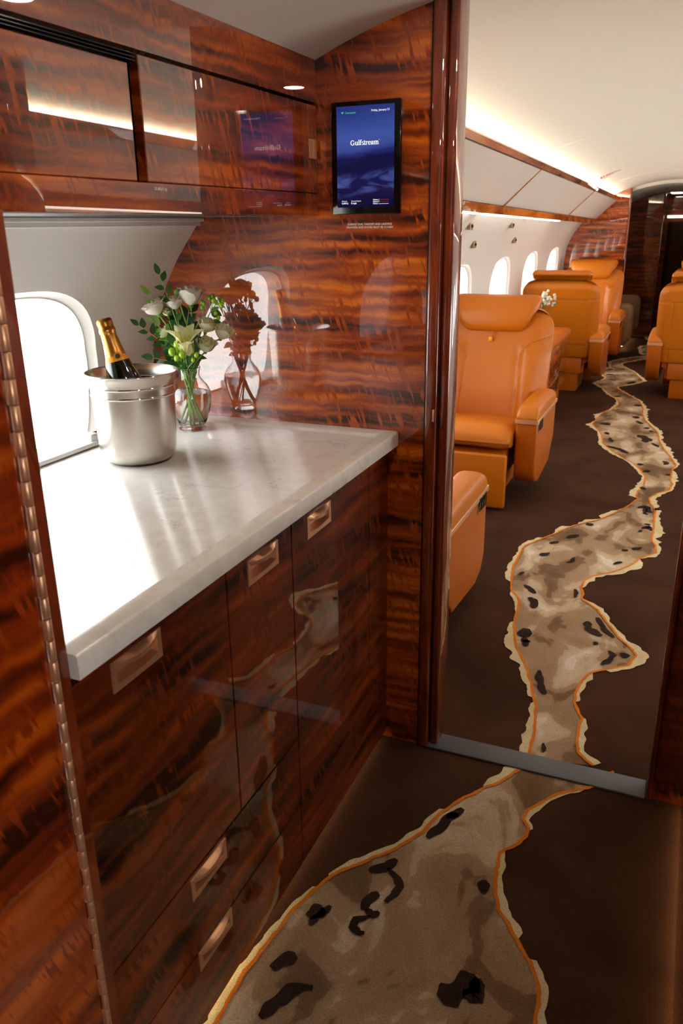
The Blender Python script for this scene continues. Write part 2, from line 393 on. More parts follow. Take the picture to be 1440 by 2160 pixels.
RIVER_CABIN_RIGHT=[(-0.098,1.969,0.030),(-0.122,1.985,0.030),(-0.145,2.018,0.030),(-0.154,2.068,0.030),(-0.158,2.152,0.030),(-0.155,2.188,0.015),(-0.157,2.194,0.000),(-0.174,2.236,0.000),(-0.188,2.271,0.000),(-0.188,2.281,0.020),(-0.191,2.326,0.028),(-0.188,2.384,0.028),(-0.170,2.450,0.025),(-0.158,2.469,0.000),(-0.119,2.504,0.000),(-0.114,2.511,0.025),(-0.053,2.563,0.035),(-0.033,2.642,0.060),(-0.051,2.688,0.050),(-0.098,2.752,0.030),(-0.152,2.864,0.028),(-0.195,2.958,0.030),(-0.260,3.025,0.020),(-0.263,3.036,0.000),(-0.264,3.085,0.000),(-0.277,3.131,0.000),(-0.279,3.143,0.020),(-0.276,3.209,0.030),(-0.250,3.268,0.035),(-0.171,3.348,0.040),(-0.113,3.442,0.060),(-0.088,3.504,0.050),(-0.079,3.539,0.000),(-0.048,3.584,0.040),(-0.014,3.637,0.035),(-0.019,3.727,0.030),(-0.037,3.776,0.050),(-0.044,3.822,0.030),(-0.038,3.907,0.080),(-0.042,3.970,0.060),(-0.044,4.076,0.040),(-0.045,4.276,0.030),(-0.043,4.236,0.040),(-0.075,4.337,0.050),(-0.086,4.431,0.050),(-0.056,4.524,0.040),(0.004,4.610,0.030),(0.021,4.725,0.020),(0.009,4.811,0.050),(0.010,4.965,0.050),(0.011,5.027,0.000),(0.029,5.161,0.030),(-0.016,5.361,0.030),(-0.038,5.438,0.060),(-0.092,5.721,0.040),(-0.114,5.979,0.050),(-0.222,6.344,0.030),(-0.252,6.576,0.050),(-0.258,6.745,0.060),(-0.307,7.047,0.030),(-0.403,7.260,0.030),(-0.528,7.534,0.030),(-0.537,7.642,0.040),(-0.406,7.831,0.040),(-0.334,8.004,0.060),(-0.408,8.291,0.040),(-0.432,8.415,0.040),(-0.583,8.783,0.030),(-0.622,8.919,0.040),(-0.604,9.039,0.050),(-0.362,9.412,0.050),(-0.180,9.579,0.050)]
RIVER_POOL=[(-0.519,10.136),(-0.510,10.381),(-0.462,10.426),(-0.424,10.539),(-0.284,10.705),(-0.237,9.861),(-0.379,9.727),(-0.440,9.647),(-0.487,9.824),(-0.486,10.006)]
RIVER_POOL_FAR=[(-0.516,11.232),(-0.459,11.307),(-0.330,11.464),(-0.315,11.124),(-0.435,10.868),(-0.485,11.050)]
PATCHES=[([(-0.530,1.376),(-0.496,1.406),(-0.485,1.433)],0.0246),
([(-0.494,1.402),(-0.467,1.381),(-0.452,1.360),(-0.456,1.328),(-0.467,1.305)],0.0180),
([(-0.488,1.320),(-0.508,1.289),(-0.503,1.267)],0.0251),
([(-0.497,1.272),(-0.478,1.260),(-0.471,1.274)],0.0183),
([(-0.483,1.256),(-0.507,1.237),(-0.507,1.215),(-0.487,1.206),(-0.477,1.209)],0.0179),
([(-0.600,1.201),(-0.592,1.218),(-0.581,1.237)],0.0429),
([(-0.574,1.248),(-0.587,1.216),(-0.594,1.189)],0.0184),
([(-0.621,1.058),(-0.612,1.076),(-0.590,1.108)],0.0327),
([(-0.592,0.956),(-0.582,0.982),(-0.569,1.006),(-0.564,1.032),(-0.526,1.051)],0.0267),
([(-0.283,1.126),(-0.264,1.150),(-0.250,1.172),(-0.232,1.191)],0.0515),
([(-0.232,1.195),(-0.223,1.156),(-0.250,1.148)],0.0291),
([(-0.278,1.452),(-0.270,1.409)],0.0229),
([(-0.438,1.531),(-0.423,1.577),(-0.413,1.617),(-0.385,1.663)],0.0288),
([(-0.412,1.613),(-0.404,1.629),(-0.388,1.636)],0.0226),
([(-0.326,2.418),(-0.307,2.348),(-0.286,2.277)],0.0225),
([(-0.430,2.636),(-0.419,2.662),(-0.418,2.692)],0.0464),
([(-0.415,2.627),(-0.397,2.565)],0.0219),
([(-0.413,2.600),(-0.388,2.603)],0.0175),
([(-0.455,2.966),(-0.432,2.932),(-0.424,2.877)],0.0284),
([(-0.498,3.076),(-0.471,3.049),(-0.443,3.012)],0.0228),
([(-0.544,3.183),(-0.525,3.179)],0.0611),
([(-0.495,3.416),(-0.459,3.463)],0.0266),
([(-0.415,3.680),(-0.365,3.736)],0.0318),
([(-0.479,3.578),(-0.443,3.616)],0.0217),
([(-0.372,3.377),(-0.353,3.401),(-0.351,3.445)],0.0172),
([(-0.353,3.904),(-0.319,3.904)],0.0384),
([(-0.299,3.111),(-0.290,3.075),(-0.291,3.030)],0.0160),
([(-0.214,2.840),(-0.209,2.774),(-0.185,2.754),(-0.155,2.741)],0.0358),
([(-0.186,2.882),(-0.168,2.835),(-0.152,2.796),(-0.116,2.745)],0.0215),
([(-0.182,2.677),(-0.163,2.679)],0.0252),
([(-0.121,2.640),(-0.104,2.614),(-0.115,2.577),(-0.134,2.532)],0.0236),
([(-0.071,2.607),(-0.062,2.641)],0.0281),
([(-0.242,2.019),(-0.234,1.978)],0.0158),
([(-0.182,3.429),(-0.149,3.474)],0.0158),
([(-0.161,3.612),(-0.136,3.626)],0.0244),
([(-0.117,3.643),(-0.079,3.678)],0.0213),
([(-0.134,4.249),(-0.101,4.279),(-0.069,4.253)],0.0327),
([(-0.099,4.256),(-0.094,4.170),(-0.076,4.154)],0.0190),
([(-0.082,4.262),(-0.079,4.204),(-0.057,4.198)],0.0239),
([(-0.089,4.005),(-0.060,4.003)],0.0195),
([(-0.093,3.938),(-0.066,3.974),(-0.053,3.919)],0.0220),
([(-0.105,3.881),(-0.095,3.911)],0.0139),
([(-0.497,6.149),(-0.463,6.093)],0.0647),
([(-0.514,6.400),(-0.468,6.396)],0.0217),
([(-0.417,5.700),(-0.386,5.598)],0.0279),
([(-0.455,5.855),(-0.430,5.795)],0.0248),
([(-0.406,5.475),(-0.334,5.423),(-0.264,5.332)],0.0375),
([(-0.240,5.848),(-0.197,5.797),(-0.155,5.698)],0.0638),
([(-0.206,5.712),(-0.167,5.662)],0.0340),
([(-0.134,5.643),(-0.091,5.560)],0.0265),
([(-0.188,5.107),(-0.160,5.078)],0.0330),
([(-0.140,4.959),(-0.111,4.945)],0.0405),
([(-0.053,5.210),(-0.022,5.181),(-0.037,5.137)],0.0253),
([(-0.133,4.591),(-0.113,4.609)],0.0474),
([(-0.022,4.922),(0.005,4.923)],0.0218),
([(-0.296,6.437),(-0.272,6.385)],0.0542),
([(-0.274,6.287),(-0.233,6.206)],0.0325),
([(-0.210,6.093),(-0.182,6.060)],0.0386),
([(-0.172,6.010),(-0.148,5.984)],0.0252),
([(-0.322,6.879),(-0.285,6.846)],0.0568),
([(-0.507,7.198),(-0.472,7.160)],0.0533),
([(-0.458,6.652),(-0.420,6.652)],0.0308),
([(-0.690,8.568),(-0.667,8.506)],0.0561),
([(-0.671,8.268),(-0.635,8.215)],0.0685),
([(-0.639,7.991),(-0.616,7.956)],0.0429),
([(-0.452,7.786),(-0.405,7.949)],0.0471)]

# ------------------------------------------------------------------ the shell of the cabin
XC = -0.28                                     # centre line
YP = 1.888                                     # face of the partition behind the galley
RC, ZC = 1.46, 0.43                            # arch of the headliner
def arch(x): return ZC + math.sqrt(max(RC * RC - (x - XC) ** 2, 0))
def sag(y): return -.0145 * (y - 4.95) if y > 1.949 else 0.0
SIDE = [(-1.01, 1.78), (-1.05, 1.70), (-1.17, 1.46), (-1.188, 1.439), (-1.228, 1.391), (-1.27, 1.338), (-1.314, 1.27), (-1.345, 1.2), (-1.369, 1.13), (-1.384, 1.0), (-1.39, .85), (-1.38, .6), (-1.345, .3), (-1.28, 0.0)]
def side_x(z):
    for (xa, za), (xb, zb) in zip(SIDE, SIDE[1:]):
        if zb <= z <= za: return lerp(xa, xb, (za - z) / (za - zb))
    return SIDE[-1][0] if z < 0 else SIDE[0][0]

# floor with its woven river
def resample(pl, step):
    out = []
    for a, b in zip(pl, pl[1:]):
        L = math.hypot(b[0] - a[0], b[1] - a[1]); n = max(1, int(L / step))
        for i in range(n): out.append(tuple(lerp(a[k], b[k], i / n) for k in range(3)))
    out.append(pl[-1]); return out
def wobble(pl, amp, sc):
    return [(p[0] + amp * noise.noise((p[0] * sc, p[1] * sc, 3.3)), p[1] + amp * noise.noise((p[0] * sc, p[1] * sc, 9.7)), p[2]) for p in pl]
b = B()
b.mi = 0
b.box((-1.45, -1.4, -.06), (1.0, 12.9, 0.0))
def ribbon(b, pl, w0f, w1f, z, sgn):
    """strip beside a line, from offset w0 to offset w1 on the side sgn"""
    n = len(pl); rows = []
    for i, p in enumerate(pl):
        q0, q1 = pl[max(i - 4, 0)], pl[min(i + 4, n - 1)]
        d = Vector((q1[0] - q0[0], q1[1] - q0[1])); d = d.normalized() if d.length > 0 else Vector((0, 1))
        nrm = Vector((-d.y, d.x)) * sgn
        rows.append((p, nrm, w0f(p), w1f(p)))
    for r0, r1 in zip(rows, rows[1:]):
        if r0[3] - r0[2] < .0025 and r1[3] - r1[2] < .0025: continue
        q = []
        for (p, nn, a, c) in (r0, r1): q.append((p[0] + nn.x * a, p[1] + nn.y * a, z)); q.append((p[0] + nn.x * c, p[1] + nn.y * c, z))
        vs = [b.bm.verts.new(v) for v in (q[0], q[1], q[3], q[2])]
        f = b.bm.faces.new(vs); f.material_index = b.mi
for left, right in ((RIVER_GALLEY_LEFT, RIVER_GALLEY_RIGHT[::-1]), (RIVER_CABIN_LEFT, RIVER_CABIN_RIGHT)):
    Lp = wobble(resample(left, .012), .004, 26); Rp = wobble(resample(right, .012), .004, 26)
    b.mi = 1; b.flat(Lp + Rp[::-1], .0008)
    for pl, sg in ((Lp, 1), (Rp, -1)):
        b.mi = 2
        ribbon(b, pl, lambda p: 0, lambda p: p[2] * (.66 + .42 * noise.noise((p[0] * 24, p[1] * 24, 1.0)) + .10 * noise.noise((p[0] * 70, p[1] * 70, 5.0))), .0026, sg)
        b.mi = 3
        ribbon(b, pl, lambda p: -.0055 - .003 * noise.noise((p[0] * 70, p[1] * 70, 2)), lambda p: .0035 + .003 * noise.noise((p[0] * 70, p[1] * 70, 8)), .0034, sg)
for bl in (RIVER_POOL, RIVER_POOL_FAR):
    pl = [(p[0], p[1], .04) for p in bl] + [(bl[0][0], bl[0][1], .04)]
    pl = wobble(resample(pl, .05), .02, 14)
    b.mi = 1; b.flat(pl[:-1], .0008)
    b.mi = 2; ribbon(b, pl, lambda p: -.03, lambda p: .012, .0026, 1)
b.mi = 4
for pl, w in PATCHES:
    pl = [(p[0], p[1], 0) for p in pl]
    L = sum(math.hypot(q[0] - p[0], q[1] - p[1]) for p, q in zip(pl, pl[1:]))
    pl = wobble(resample(pl, max(.006, L / 14)), w * .22, 22 * .03 / max(w, .006))
    n = len(pl); up, dn = [], []
    for i, p in enumerate(pl):
        q0, q1 = pl[max(i - 1, 0)], pl[min(i + 1, n - 1)]
        d = Vector((q1[0] - q0[0], q1[1] - q0[1])); d = d.normalized() if d.length > 0 else Vector((0, 1))
        t = i / max(n - 1, 1); e = min(1.0, .45 + 2.6 * min(t, 1 - t))
        hw = w * .5 * e * (1 + .55 * noise.noise((p[0] * 40, p[1] * 40, 4)))
        up.append((p[0] - d.y * hw, p[1] + d.x * hw)); dn.append((p[0] + d.y * hw, p[1] - d.x * hw))
    for i in range(n - 1):
        vs = [b.bm.verts.new((*q, .0042)) for q in (up[i], dn[i], dn[i + 1], up[i + 1])]
        f = b.bm.faces.new(vs); f.material_index = 4
        if f.normal.z < 0: pass
bmesh.ops.recalc_face_normals(b.bm, faces=b.bm.faces)
b.bm.normal_update()
for f in b.bm.faces:
    if f.normal.z < -.5 and f.calc_center_median().z > -.01: f.normal_flip()
structure(b.done('floor', [M_CARPET, M_RIVER, M_CREAM, M_ORANGE, M_PATCH], smooth=False, recalc=False))

# headliner
b = B(); rows = []
for k in range(29):
    x = lerp(-1.06, .77, k / 28); row = []
    for y in (-1.4, 1.9, 1.9489, 1.9491, 3.2, 4.95, 6.5, 8.2, 9.7, 11.3, 12.9): row.append((x, y, arch(x) + sag(y)))
    rows.append(row)
b.grid(rows)
structure(b.done('ceiling', M_CEIL, recalc=False))
n_trim = 0
def trim(bb, mats, **kw):
    global n_trim
    n_trim += 1
    return structure(bb.done('trim_%d' % n_trim, mats, **kw))
for y in (4.95, 8.35):                          # joints between headliner panels
    b = B()
    b.tube([(x, y, arch(x) + sag(y) + .002) for x in [lerp(-1.0, .45, k / 24) for k in range(25)]], .006, 6)
    trim(b, M_CEIL)

# sidewalls with their scooped windows
def win_hole(cy, cz, hw, hh, n, e=2.6):
    out = []
    for k in range(n):
        t = 2 * math.pi * k / n; c, s = math.cos(t), math.sin(t)
        out.append((cy + hw * math.copysign(abs(c) ** (2 / e), c), cz + hh * math.copysign(abs(s) ** (2 / e), s)))
    return out
def rect_at(y0, y1, z0, z1, cy, cz, p):
    """point of the cell's border on the ray from the centre through p"""
    dy, dz = p[0] - cy, p[1] - cz
    t = min(((y1 if dy > 0 else y0) - cy) / dy if abs(dy) > 1e-9 else 1e9, ((z1 if dz > 0 else z0) - cz) / dz if abs(dz) > 1e-9 else 1e9)
    return (cy + dy * t, cz + dz * t)
n_win = 0
def sidewall(name, segs, mirror, edge_y):
    """segs: list of (y0, y1, window or None)"""
    global n_win
    fx = (lambda x: 2 * XC - x) if mirror else (lambda x: x)
    b = B()
    zs = [1.78, 1.70, 1.58, 1.46, 1.439, 1.415, 1.391, 1.365, 1.338, 1.30]
    zl = [.55, .45, .3, .15, 0.0]
    for y0, y1, w in segs:
        n = max(2, int((y1 - y0) / .3)); ys = [lerp(y0, y1, i / n) for i in range(n + 1)]
        b.grid([[(fx(side_x(z)), y, z) for y in ys] for z in zs])
        b.grid([[(fx(side_x(z)), y, z) for y in ys] for z in zl])
        if w is None:
            b.grid([[(fx(side_x(z)), y, z) for y in ys] for z in (1.30, 1.27, 1.2, 1.13, 1.0, .85, .7, .55)])
            continue
        cy, cz, hw, hh = w; N = 64
        hole = win_hole(cy, cz, hw, hh, N)
        # rays through the cell corners keep the border square
        rings = []
        for s in (0, .12, .3, .5, .75, 1.0):
            ring = []
            for p in hole:
                q = rect_at(y0, y1, .55, 1.30, cy, cz, p)
                yy, zz = lerp(p[0], q[0], s), lerp(p[1], q[1], s)
                ring.append((fx(side_x(zz)), yy, zz))
            rings.append(ring)
        b.grid(rings, close_v=True)
        for qa in range(N):                       # corner triangles
            p0, p1 = rect_at(y0, y1, .55, 1.30, cy, cz, hole[qa]), rect_at(y0, y1, .55, 1.30, cy, cz, hole[(qa + 1) % N])
            if abs(p0[0] - p1[0]) > 1e-6 and abs(p0[1] - p1[1]) > 1e-6:
                c = (y1 if p0[0] + p1[0] > 2 * cy else y0, 1.30 if p0[1] + p1[1] > 2 * cz else .55)
                b.add([(fx(side_x(q[1])), q[0], q[1]) for q in (p0, c, p1)], [(0, 1, 2)])
    o = structure(b.done(name, M_WHITE, angle=60))
    for y0, y1, w in segs:                        # scoop, frame and pane of each window
        if w is None: continue
        cy, cz, hw, hh = w; N = 64
        n_win += 1
        b = B(); rows = []
        for s, d in ((1.0, 0.0), (.985, .008), (.97, .012), (.955, .018), (.95, .019), (.94, .018), (.932, .022), (.92, .072)):
            rows.append([(fx(side_x(p[1]) - d), p[0], p[1]) for p in win_hole(cy, cz, hw * s, hh * s, N)])
        b.grid(rows, close_v=True)
        wo = structure(b.done('window_%d' % n_win, M_WHITE, angle=50))
        b = B(); ring = [(fx(side_x(p[1]) - .07), p[0], p[1]) for p in win_hole(cy, cz, hw * .925, hh * .925, N)]
        ring2 = [(fx(side_x(p[1]) - .074), p[0], p[1]) for p in win_hole(cy, cz, hw * .925, hh * .925, N)]
        vs = b.grid([ring, ring2], close_v=True); b.cap(vs[0]); b.cap(vs[1][::-1])
        b.done('pane', M_PANE, wo, smooth=False)
        portal('window_daylight', (fx(side_x(cz) - .085), cy, cz), (-1 if mirror else 1, 0, .0), hw * 1.75, hh * 1.75)
    return o
gal = (1.345, 1.035, .305, .255)
def cabw(y): return (y, .92, .345, .25)
CAB_Y = [2.69 + 1.24 * k for k in range(6)]
segs = [(1.94, 2.07, None)] + [(y - .62, y + .62, cabw(y)) for y in CAB_Y] + [(CAB_Y[-1] + .62, 12.9, None)]
sidewall('wall_left', [(.60, 1.95, gal)], False, 0)
sidewall('wall_cabin_left', segs, False, 0)
sidewall('wall_cabin_right', segs, True, 0)
# ivory channel that closes the galley sidewall under the cabinet
b = B(); b.box((-1.215, .675, 1.428), (-1.18, 1.886, 1.4365), .002); b.box((-1.205, .675, 1.418), (-1.19, 1.886, 1.4285), .002)
trim(b, M_WHITE)
b = B(); b.box((-1.384, .675, .9165), (-1.292, 1.52, .9275), .004, 3); b.box((-1.384, 1.505, .9165), (-1.30, 1.535, .945), .006, 3); trim(b, M_WHITE)   # sill ledge behind the worktop

# partition between galley and cabin
def wall_panel(x0, x1, y0, y1, mats, name, top=None, n=14):
    b = B()
    xs = [lerp(x0, x1, k / n) for k in range(n + 1)]
    poly = [(x0, 0.0), (x1, 0.0)] + [(x, (top(x) if top else arch(x) - .0)) for x in xs[::-1]]
    b.prism(poly, lambda x, z: (x, y0, z), lambda x, z: (x, y1, z))
    return structure(b.done(name, mats, smooth=False))
wall_panel(-1.42, -.580, YP, 1.945, M_WOOD_PANEL, 'wall_back_left', top=lambda x: min(arch(x), 1.9) if x > -1.1 else 1.66)
b = B(); b.box((-.5795, 1.882, 0), (-.5775, 1.95, 1.862)); b.box((-.5478, 1.90, 0), (-.5462, 1.965, 1.89)); trim(b, M_DARK, smooth=False)
b = B(); b.box((-.5775, 1.876, 0), (-.548, 1.955, 1.89), .007, 3); trim(b, M_WOOD_EDGE)
b = B(); b.box((-.546, 1.893, 0), (-.5225, 1.975, 1.90), .007, 3); trim(b, M_WOOD_EDGE)
b = B(); b.box((-.5565, 1.8745, .955), (-.5515, 1.8765, .985), .0005); trim(b, M_COPPER)
wall_panel(.045, .80, YP, 1.945, M_WOOD_LOW_SHADED, 'wall_back_right', top=lambda x: min(arch(x), 1.9) if x < .6 else 1.55)
b = B(); b.box((.041, 1.876, 0), (.056, 1.96, arch(.05) - .002), .005, 3); trim(b, M_WOOD_EDGE)
b = B(); b.box((-.55, 1.876, 0.0), (.041, 1.952, .0075), .003, 2); trim(b, M_SILL)

# closet face on the right of the corridor, near bulkhead and the entry end
b = B(); b.box((.125, .46, .03), (.80, YP - .001, 1.80)); structure(b.done('wall_right', M_WOOD_LOW_SHADED, smooth=False))
b = B(); b.box((.15, .47, 0.0), (.79, YP - .002, .029)); trim(b, M_DARK, smooth=False)
b = B()
b.box((.74, -1.3, 0), (.80, -1.0, 1.55)); b.box((.74, -.20, 0), (.80, .46, 1.55)); b.box((.74, -1.0, 1.40), (.80, -.20, 1.55)); b.box((.74, -1.0, 0), (.80, -.20, .90))
structure(b.done('wall_entry', M_WHITE, smooth=False))
portal('entry_daylight', (.82, -.60, 1.15), (-1, 0, 0), .80, .50)
b = B(); b.box((-.70, -1.36, 0), (.80, -1.3, 1.9)); structure(b.done('wall_front', M_WOOD_LOW_SHADED, smooth=False))
b = B(); b.box((-.72, -1.3, 0), (-.668, .10, 1.88)); structure(b.done('wall_near', M_WOOD_LOW_SHADED, smooth=False))
# bulkhead at the near end of the counter: its edge is the narrow strip of wood beside the hinge
b = B(); b.prism([(-1.42, 0.0), (-.66, 0.0), (-.66, arch(-.66)), (-.9, arch(-.9)), (-1.05, 1.66), (-1.42, 1.66)], lambda x, z: (x, .650, z), lambda x, z: (x, .673, z))
structure(b.done('wall_bulkhead', M_WOOD_EDGE, smooth=False))
# folded door leaf hung on a piano hinge
b = B(); b.box((-.70, .102, .012), (-.662, .644, 1.83), .0015, 1)
leaf = structure(b.done('door_1', M_WOOD_DOOR, smooth=False))
b = B(); z = .012; k = 0
while z < 1.83:
    z1 = z + .0285
    b.lathe([(.0046, z + .0006), (.0050, z + .0012), (.0050, z1 - .0012), (.0046, z1 - .0006)], (-.6585, .648, 0), 12, cap0=True, cap1=True)
    b.box((-.6625, .6425 if k % 2 else .648, z + .001), (-.6605, .648 if k % 2 else .6535, z1 - .001))
    z = z1; k += 1
b.done('hinge', M_COPPER, leaf)

# far end of the cabin
def far_panel(name, x0, x1, y, th, mats, z1):
    b = B(); b.box((x0, y, 0), (x1, y + th, z1)); return structure(b.done(name, mats, smooth=False))
wall_panel(-1.42, -.745, 9.70, 9.75, M_WOOD_PANEL, 'wall_far_left', top=lambda x: min(arch(x) + sag(9.7), 1.9) if x > -1.05 else 1.6)
b = B(); b.box((-.748, 9.69, 0), (-.728, 9.76, arch(-.74) + sag(9.7)), .004); trim(b, M_WOOD_EDGE)
wall_panel(.17, .85, 9.70, 9.75, M_WOOD_PANEL, 'wall_far_right', top=lambda x: min(arch(x) + sag(9.7), 1.9) if x < .48 else 1.6)
wall_panel(-1.42, -.462, 11.25, 11.3, M_WOOD_LOW_SHADED, 'wall_aft_left', top=lambda x: min(arch(x) + sag(11.25), 1.9) if x > -1.05 else 1.6)
b = B(); b.box((-.466, 11.24, 0), (-.446, 11.32, arch(-.45) + sag(11.25)), .004); trim(b, M_WOOD_EDGE)
wall_panel(-.11, .85, 11.25, 11.3, M_WOOD_LOW_SHADED, 'wall_aft_right', top=lambda x: min(arch(x) + sag(11.25), 1.9) if x < .48 else 1.6)
far_panel('wall_far', -1.42, .9, 12.8, .06, M_WOOD_LOW_SHADED, 1.85)
b = B(); rows = []                               # lower soffit arch across the passage
for k in range(17):
    x = lerp(-.90, .33, k / 16); zt = arch(x) + sag(9.7) - .035
    rows.append([(x, 9.76, zt + .05), (x, 9.76, zt), (x, 11.24, zt - .04), (x, 11.24, zt + .05)])
b.grid(rows); trim(b, M_CEIL)
b = B(); b.box((-.44, 12.74, .02), (-.06, 12.795, 1.40), .004); b.box((-.20, 12.735, .02), (-.192, 12.742, 1.40))
structure(b.done('door_2', M_BLACK, smooth=False))

# ------------------------------------------------------------------ galley: base cabinet, worktop, upper cabinet
XF = -.675                                      # face of the base doors
def recess_handle(b_unused, parent, y0, y1, z0, z1):
    """rose gold cup pull let into a door: frame, bowed lip, pocket"""
    b = B(); t = .006; fw = .0065
    yi0, yi1, zi0, zi1 = y0 + .010, y1 - .010, z0 + .009, z1 - .012
    x = XF + .0022
    N = 14; rows = [[], [], [], []]
    for k in range(N + 1):                        # lower edge of the opening bows down like a smile
        s = k / N; yy = lerp(yi0, yi1, s); zb = zi0 + .004 * (1 - math.sin(math.pi * s))
        yo = lerp(y0, y1, s)
        rows[0].append((XF - .001, yo, z0)); rows[1].append((x, yo, z0)); rows[2].append((x, yy, zb)); rows[3].append((XF - .0195, yy, zb + .002))
    b.grid(rows)
    rows = [[], [], [], [], [], []]
    for k in range(N + 1):                        # upper lip bows out over the pocket
        s = k / N; yo = lerp(y0, y1, s); yy = lerp(yi0, yi1, s); bow = .010 * math.sin(math.pi * s)
        rows[0].append((XF - .001, yo, z1)); rows[1].append((x, yo, z1)); rows[2].append((x + bow, lerp(yo, yy, .5), z1 - .005 - bow * .25))
        rows[3].append((x + bow, yy, zi1 - bow * .35)); rows[4].append((x + bow - .002, yy, zi1 - bow * .35)); rows[5].append((XF - .0195, yy, zi1))
    b.grid(rows)
    for s in (0, 1):
        yo, yi = (y0, yi0) if s == 0 else (y1, yi1)
        zb = zi0 + .004
        b.add([(XF - .001, yo, z0), (x, yo, z0), (x, yo, z1), (XF - .001, yo, z1)], [(0, 1, 2, 3)])
        b.add([(x, yo, z0), (x, yi, zb), (x, yi, zi1), (x, yo, z1)], [(0, 1, 2, 3)])
        b.add([(x, yi, zb), (XF - .0195, yi, zb), (XF - .0195, yi, zi1), (x, yi, zi1)], [(0, 1, 2, 3)])
    b.add([(XF - .0195, yi0, zi0), (XF - .0195, yi1, zi0), (XF - .0195, yi1, zi1 + .002), (XF - .0195, yi0, zi1 + .002)], [(0, 1, 2, 3)])
    return b.done('handle', M_COPPER, parent, angle=40)

def front(name, parent, y0, y1, z0, z1, handle=None, material=None):
    """door or drawer front 20 mm thick, with the handle's cut-out"""
    b = B(); g = .0012
    y0 += g; y1 -= g; z0 += g; z1 -= g
    if handle is None:
        b.box((XF - .02, y0, z0), (XF, y1, z1), .0012, 1)
    else:
        h0, h1, hz0, hz1 = handle; h0 += .003; h1 -= .003; hz0 += .003; hz1 -= .003
        ys, zs = [y0, h0, h1, y1], [z0, hz0, hz1, z1]
        V = [[b.bm.verts.new((XF, y, z)) for z in zs] for y in ys]
        for i in range(3):
            for j in range(3):
                if i == 1 and j == 1: continue
                b.bm.faces.new((V[i][j], V[i + 1][j], V[i + 1][j + 1], V[i][j + 1]))
        b.add([(XF, y0, z0), (XF, y1, z0), (XF, y1, z1), (XF, y0, z1), (XF - .02, y0, z0), (XF - .02, y1, z0), (XF - .02, y1, z1), (XF - .02, y0, z1)],
              [(0, 1, 5, 4), (1, 2, 6, 5), (2, 3, 7, 6), (3, 0, 4, 7), (4, 5, 6, 7)])
    o = b.done(name, material or M_WOOD_LOW_SHADED, parent, smooth=False)
    if handle: recess_handle(None, o, *handle)
    return o

base = thing('base_cabinet', 'glossy veneered base cabinet with rose gold pulls under the white worktop', 'cabinet', (-.98, 1.28, 0))
b = B(); b.box((-1.27, .675, .03), (XF - .0205, YP - .001, .872)); b.done('body', M_DARK, base, smooth=False)
front('door', base, .676, 1.071, .3675, .862, (.763, .879, .806, .854))
front('door', base, 1.0735, 1.3215, .3675, .862, (1.145, 1.262, .804, .853))
front('door', base, 1.324, 1.748, .024, .862, (1.394, 1.513, .803, .852))
front('drawer', base, .676, 1.3215, .191, .365, (.8945, 1.009, .311, .356))
front('drawer', base, .676, 1.3215, .024, .1885, (.8975, 1.0115, .146, .191 - .0022))
b = B(); b.box((XF - .02, 1.750, .024), (XF, YP - .001, .862), .0012, 1); b.done('filler_panel', M_WOOD_LOW_SHADED, base, smooth=False)
b = B(); b.box((-1.0, .68, 0), (XF - .05, YP - .002, .0295)); b.done('plinth', M_DARK, base, smooth=False)
b = B(); b.box((XF - .030, .70, .0262), (XF - .016, 1.87, .0296)); b.done('floor_light_strip', M_FOOT, base, smooth=False)
b = B(); b.box((.135, .50, .0245), (.149, 1.87, .0295)); trim(b, M_FOOT, smooth=False)

wt = B()                                        # slab with a raised rim round a shallow tray
ZT = .92; x0, x1, y0, y1 = -1.386, -.646, .674, YP - .001
loops = [(x1, y1, 0.0, ZT - .035), (x1, y1, 0.0, ZT - .004), (x1 - .0012, y1, .0012, ZT - .0012), (x1 - .004, y1, .004, ZT), (-.681, 1.846, 0, ZT), (-.6828, 1.8435, 0, ZT - .0008), (-.6860, 1.8375, 0, ZT - .0042), (-.6890, 1.8330, 0, ZT - .0058)]
def rloop(xr, yr, z, r):
    """plan outline: rounded only at the front far corner"""
    pts = [(x0, y0), (xr, y0)]
    for k in range(9):
        a = math.pi / 2 * k / 8
        pts.append((xr - r + r * math.cos(a), yr - r + r * math.sin(a)))
    pts.append((x0, yr))
    return [(p[0], p[1], z) for p in pts]
rs = [.006, .006, .006, .006, .012, .012, .012, .012]
vs = wt.grid([rloop(l[0], l[1], l[3], r) for l, r in zip(loops, rs)], close_v=True)
wt.cap(vs[-1]); wt.cap(vs[0][::-1])
o = wt.done('worktop', M_STONE, angle=50)
tag(o, 'white veined stone worktop with raised rim on the galley cabinet', 'worktop')

up = thing('upper_cabinet', 'glossy reddish brown upper cabinet with sliding doors above the galley window', 'cabinet', (-1.05, 1.28, 1.437))
XU = -.858
b = B(); b.prism([(-1.168, 1.4378), (XU - .027, 1.4378), (XU - .027, 1.750), (-.93, 1.726), (-1.07, 1.635), (-1.155, 1.47)], lambda x, z: (x, .6745, z), lambda x, z: (x, YP - .0015, z)); b.done('body', M_DARK, up, smooth=False)
b = B(); b.prism([(-.93, 1.682), (XU, 1.682), (XU, 1.772), (-.93, 1.734)], lambda x, z: (x, .674, z), lambda x, z: (x, YP - .001, z)); b.done('top_fascia', M_WOOD_SHADED, up, smooth=False)
b = B(); b.box((-.93, .674, 1.4372), (XU, YP - .001, 1.4865), .0012, 1); b.done('lower_fascia', M_WOOD_SHADED, up, smooth=False)
b = B(); b.box((XU - .026, .675, 1.488), (XU - .006, 1.186, 1.661), .0012, 1); b.done('door', M_WOOD_SHADED, up, smooth=False)
b = B(); b.box((XU - .0195, 1.2065, 1.488), (XU, 1.838, 1.676), .0015, 1); dr = b.done('door', M_WOOD_SHADED, up, smooth=False)
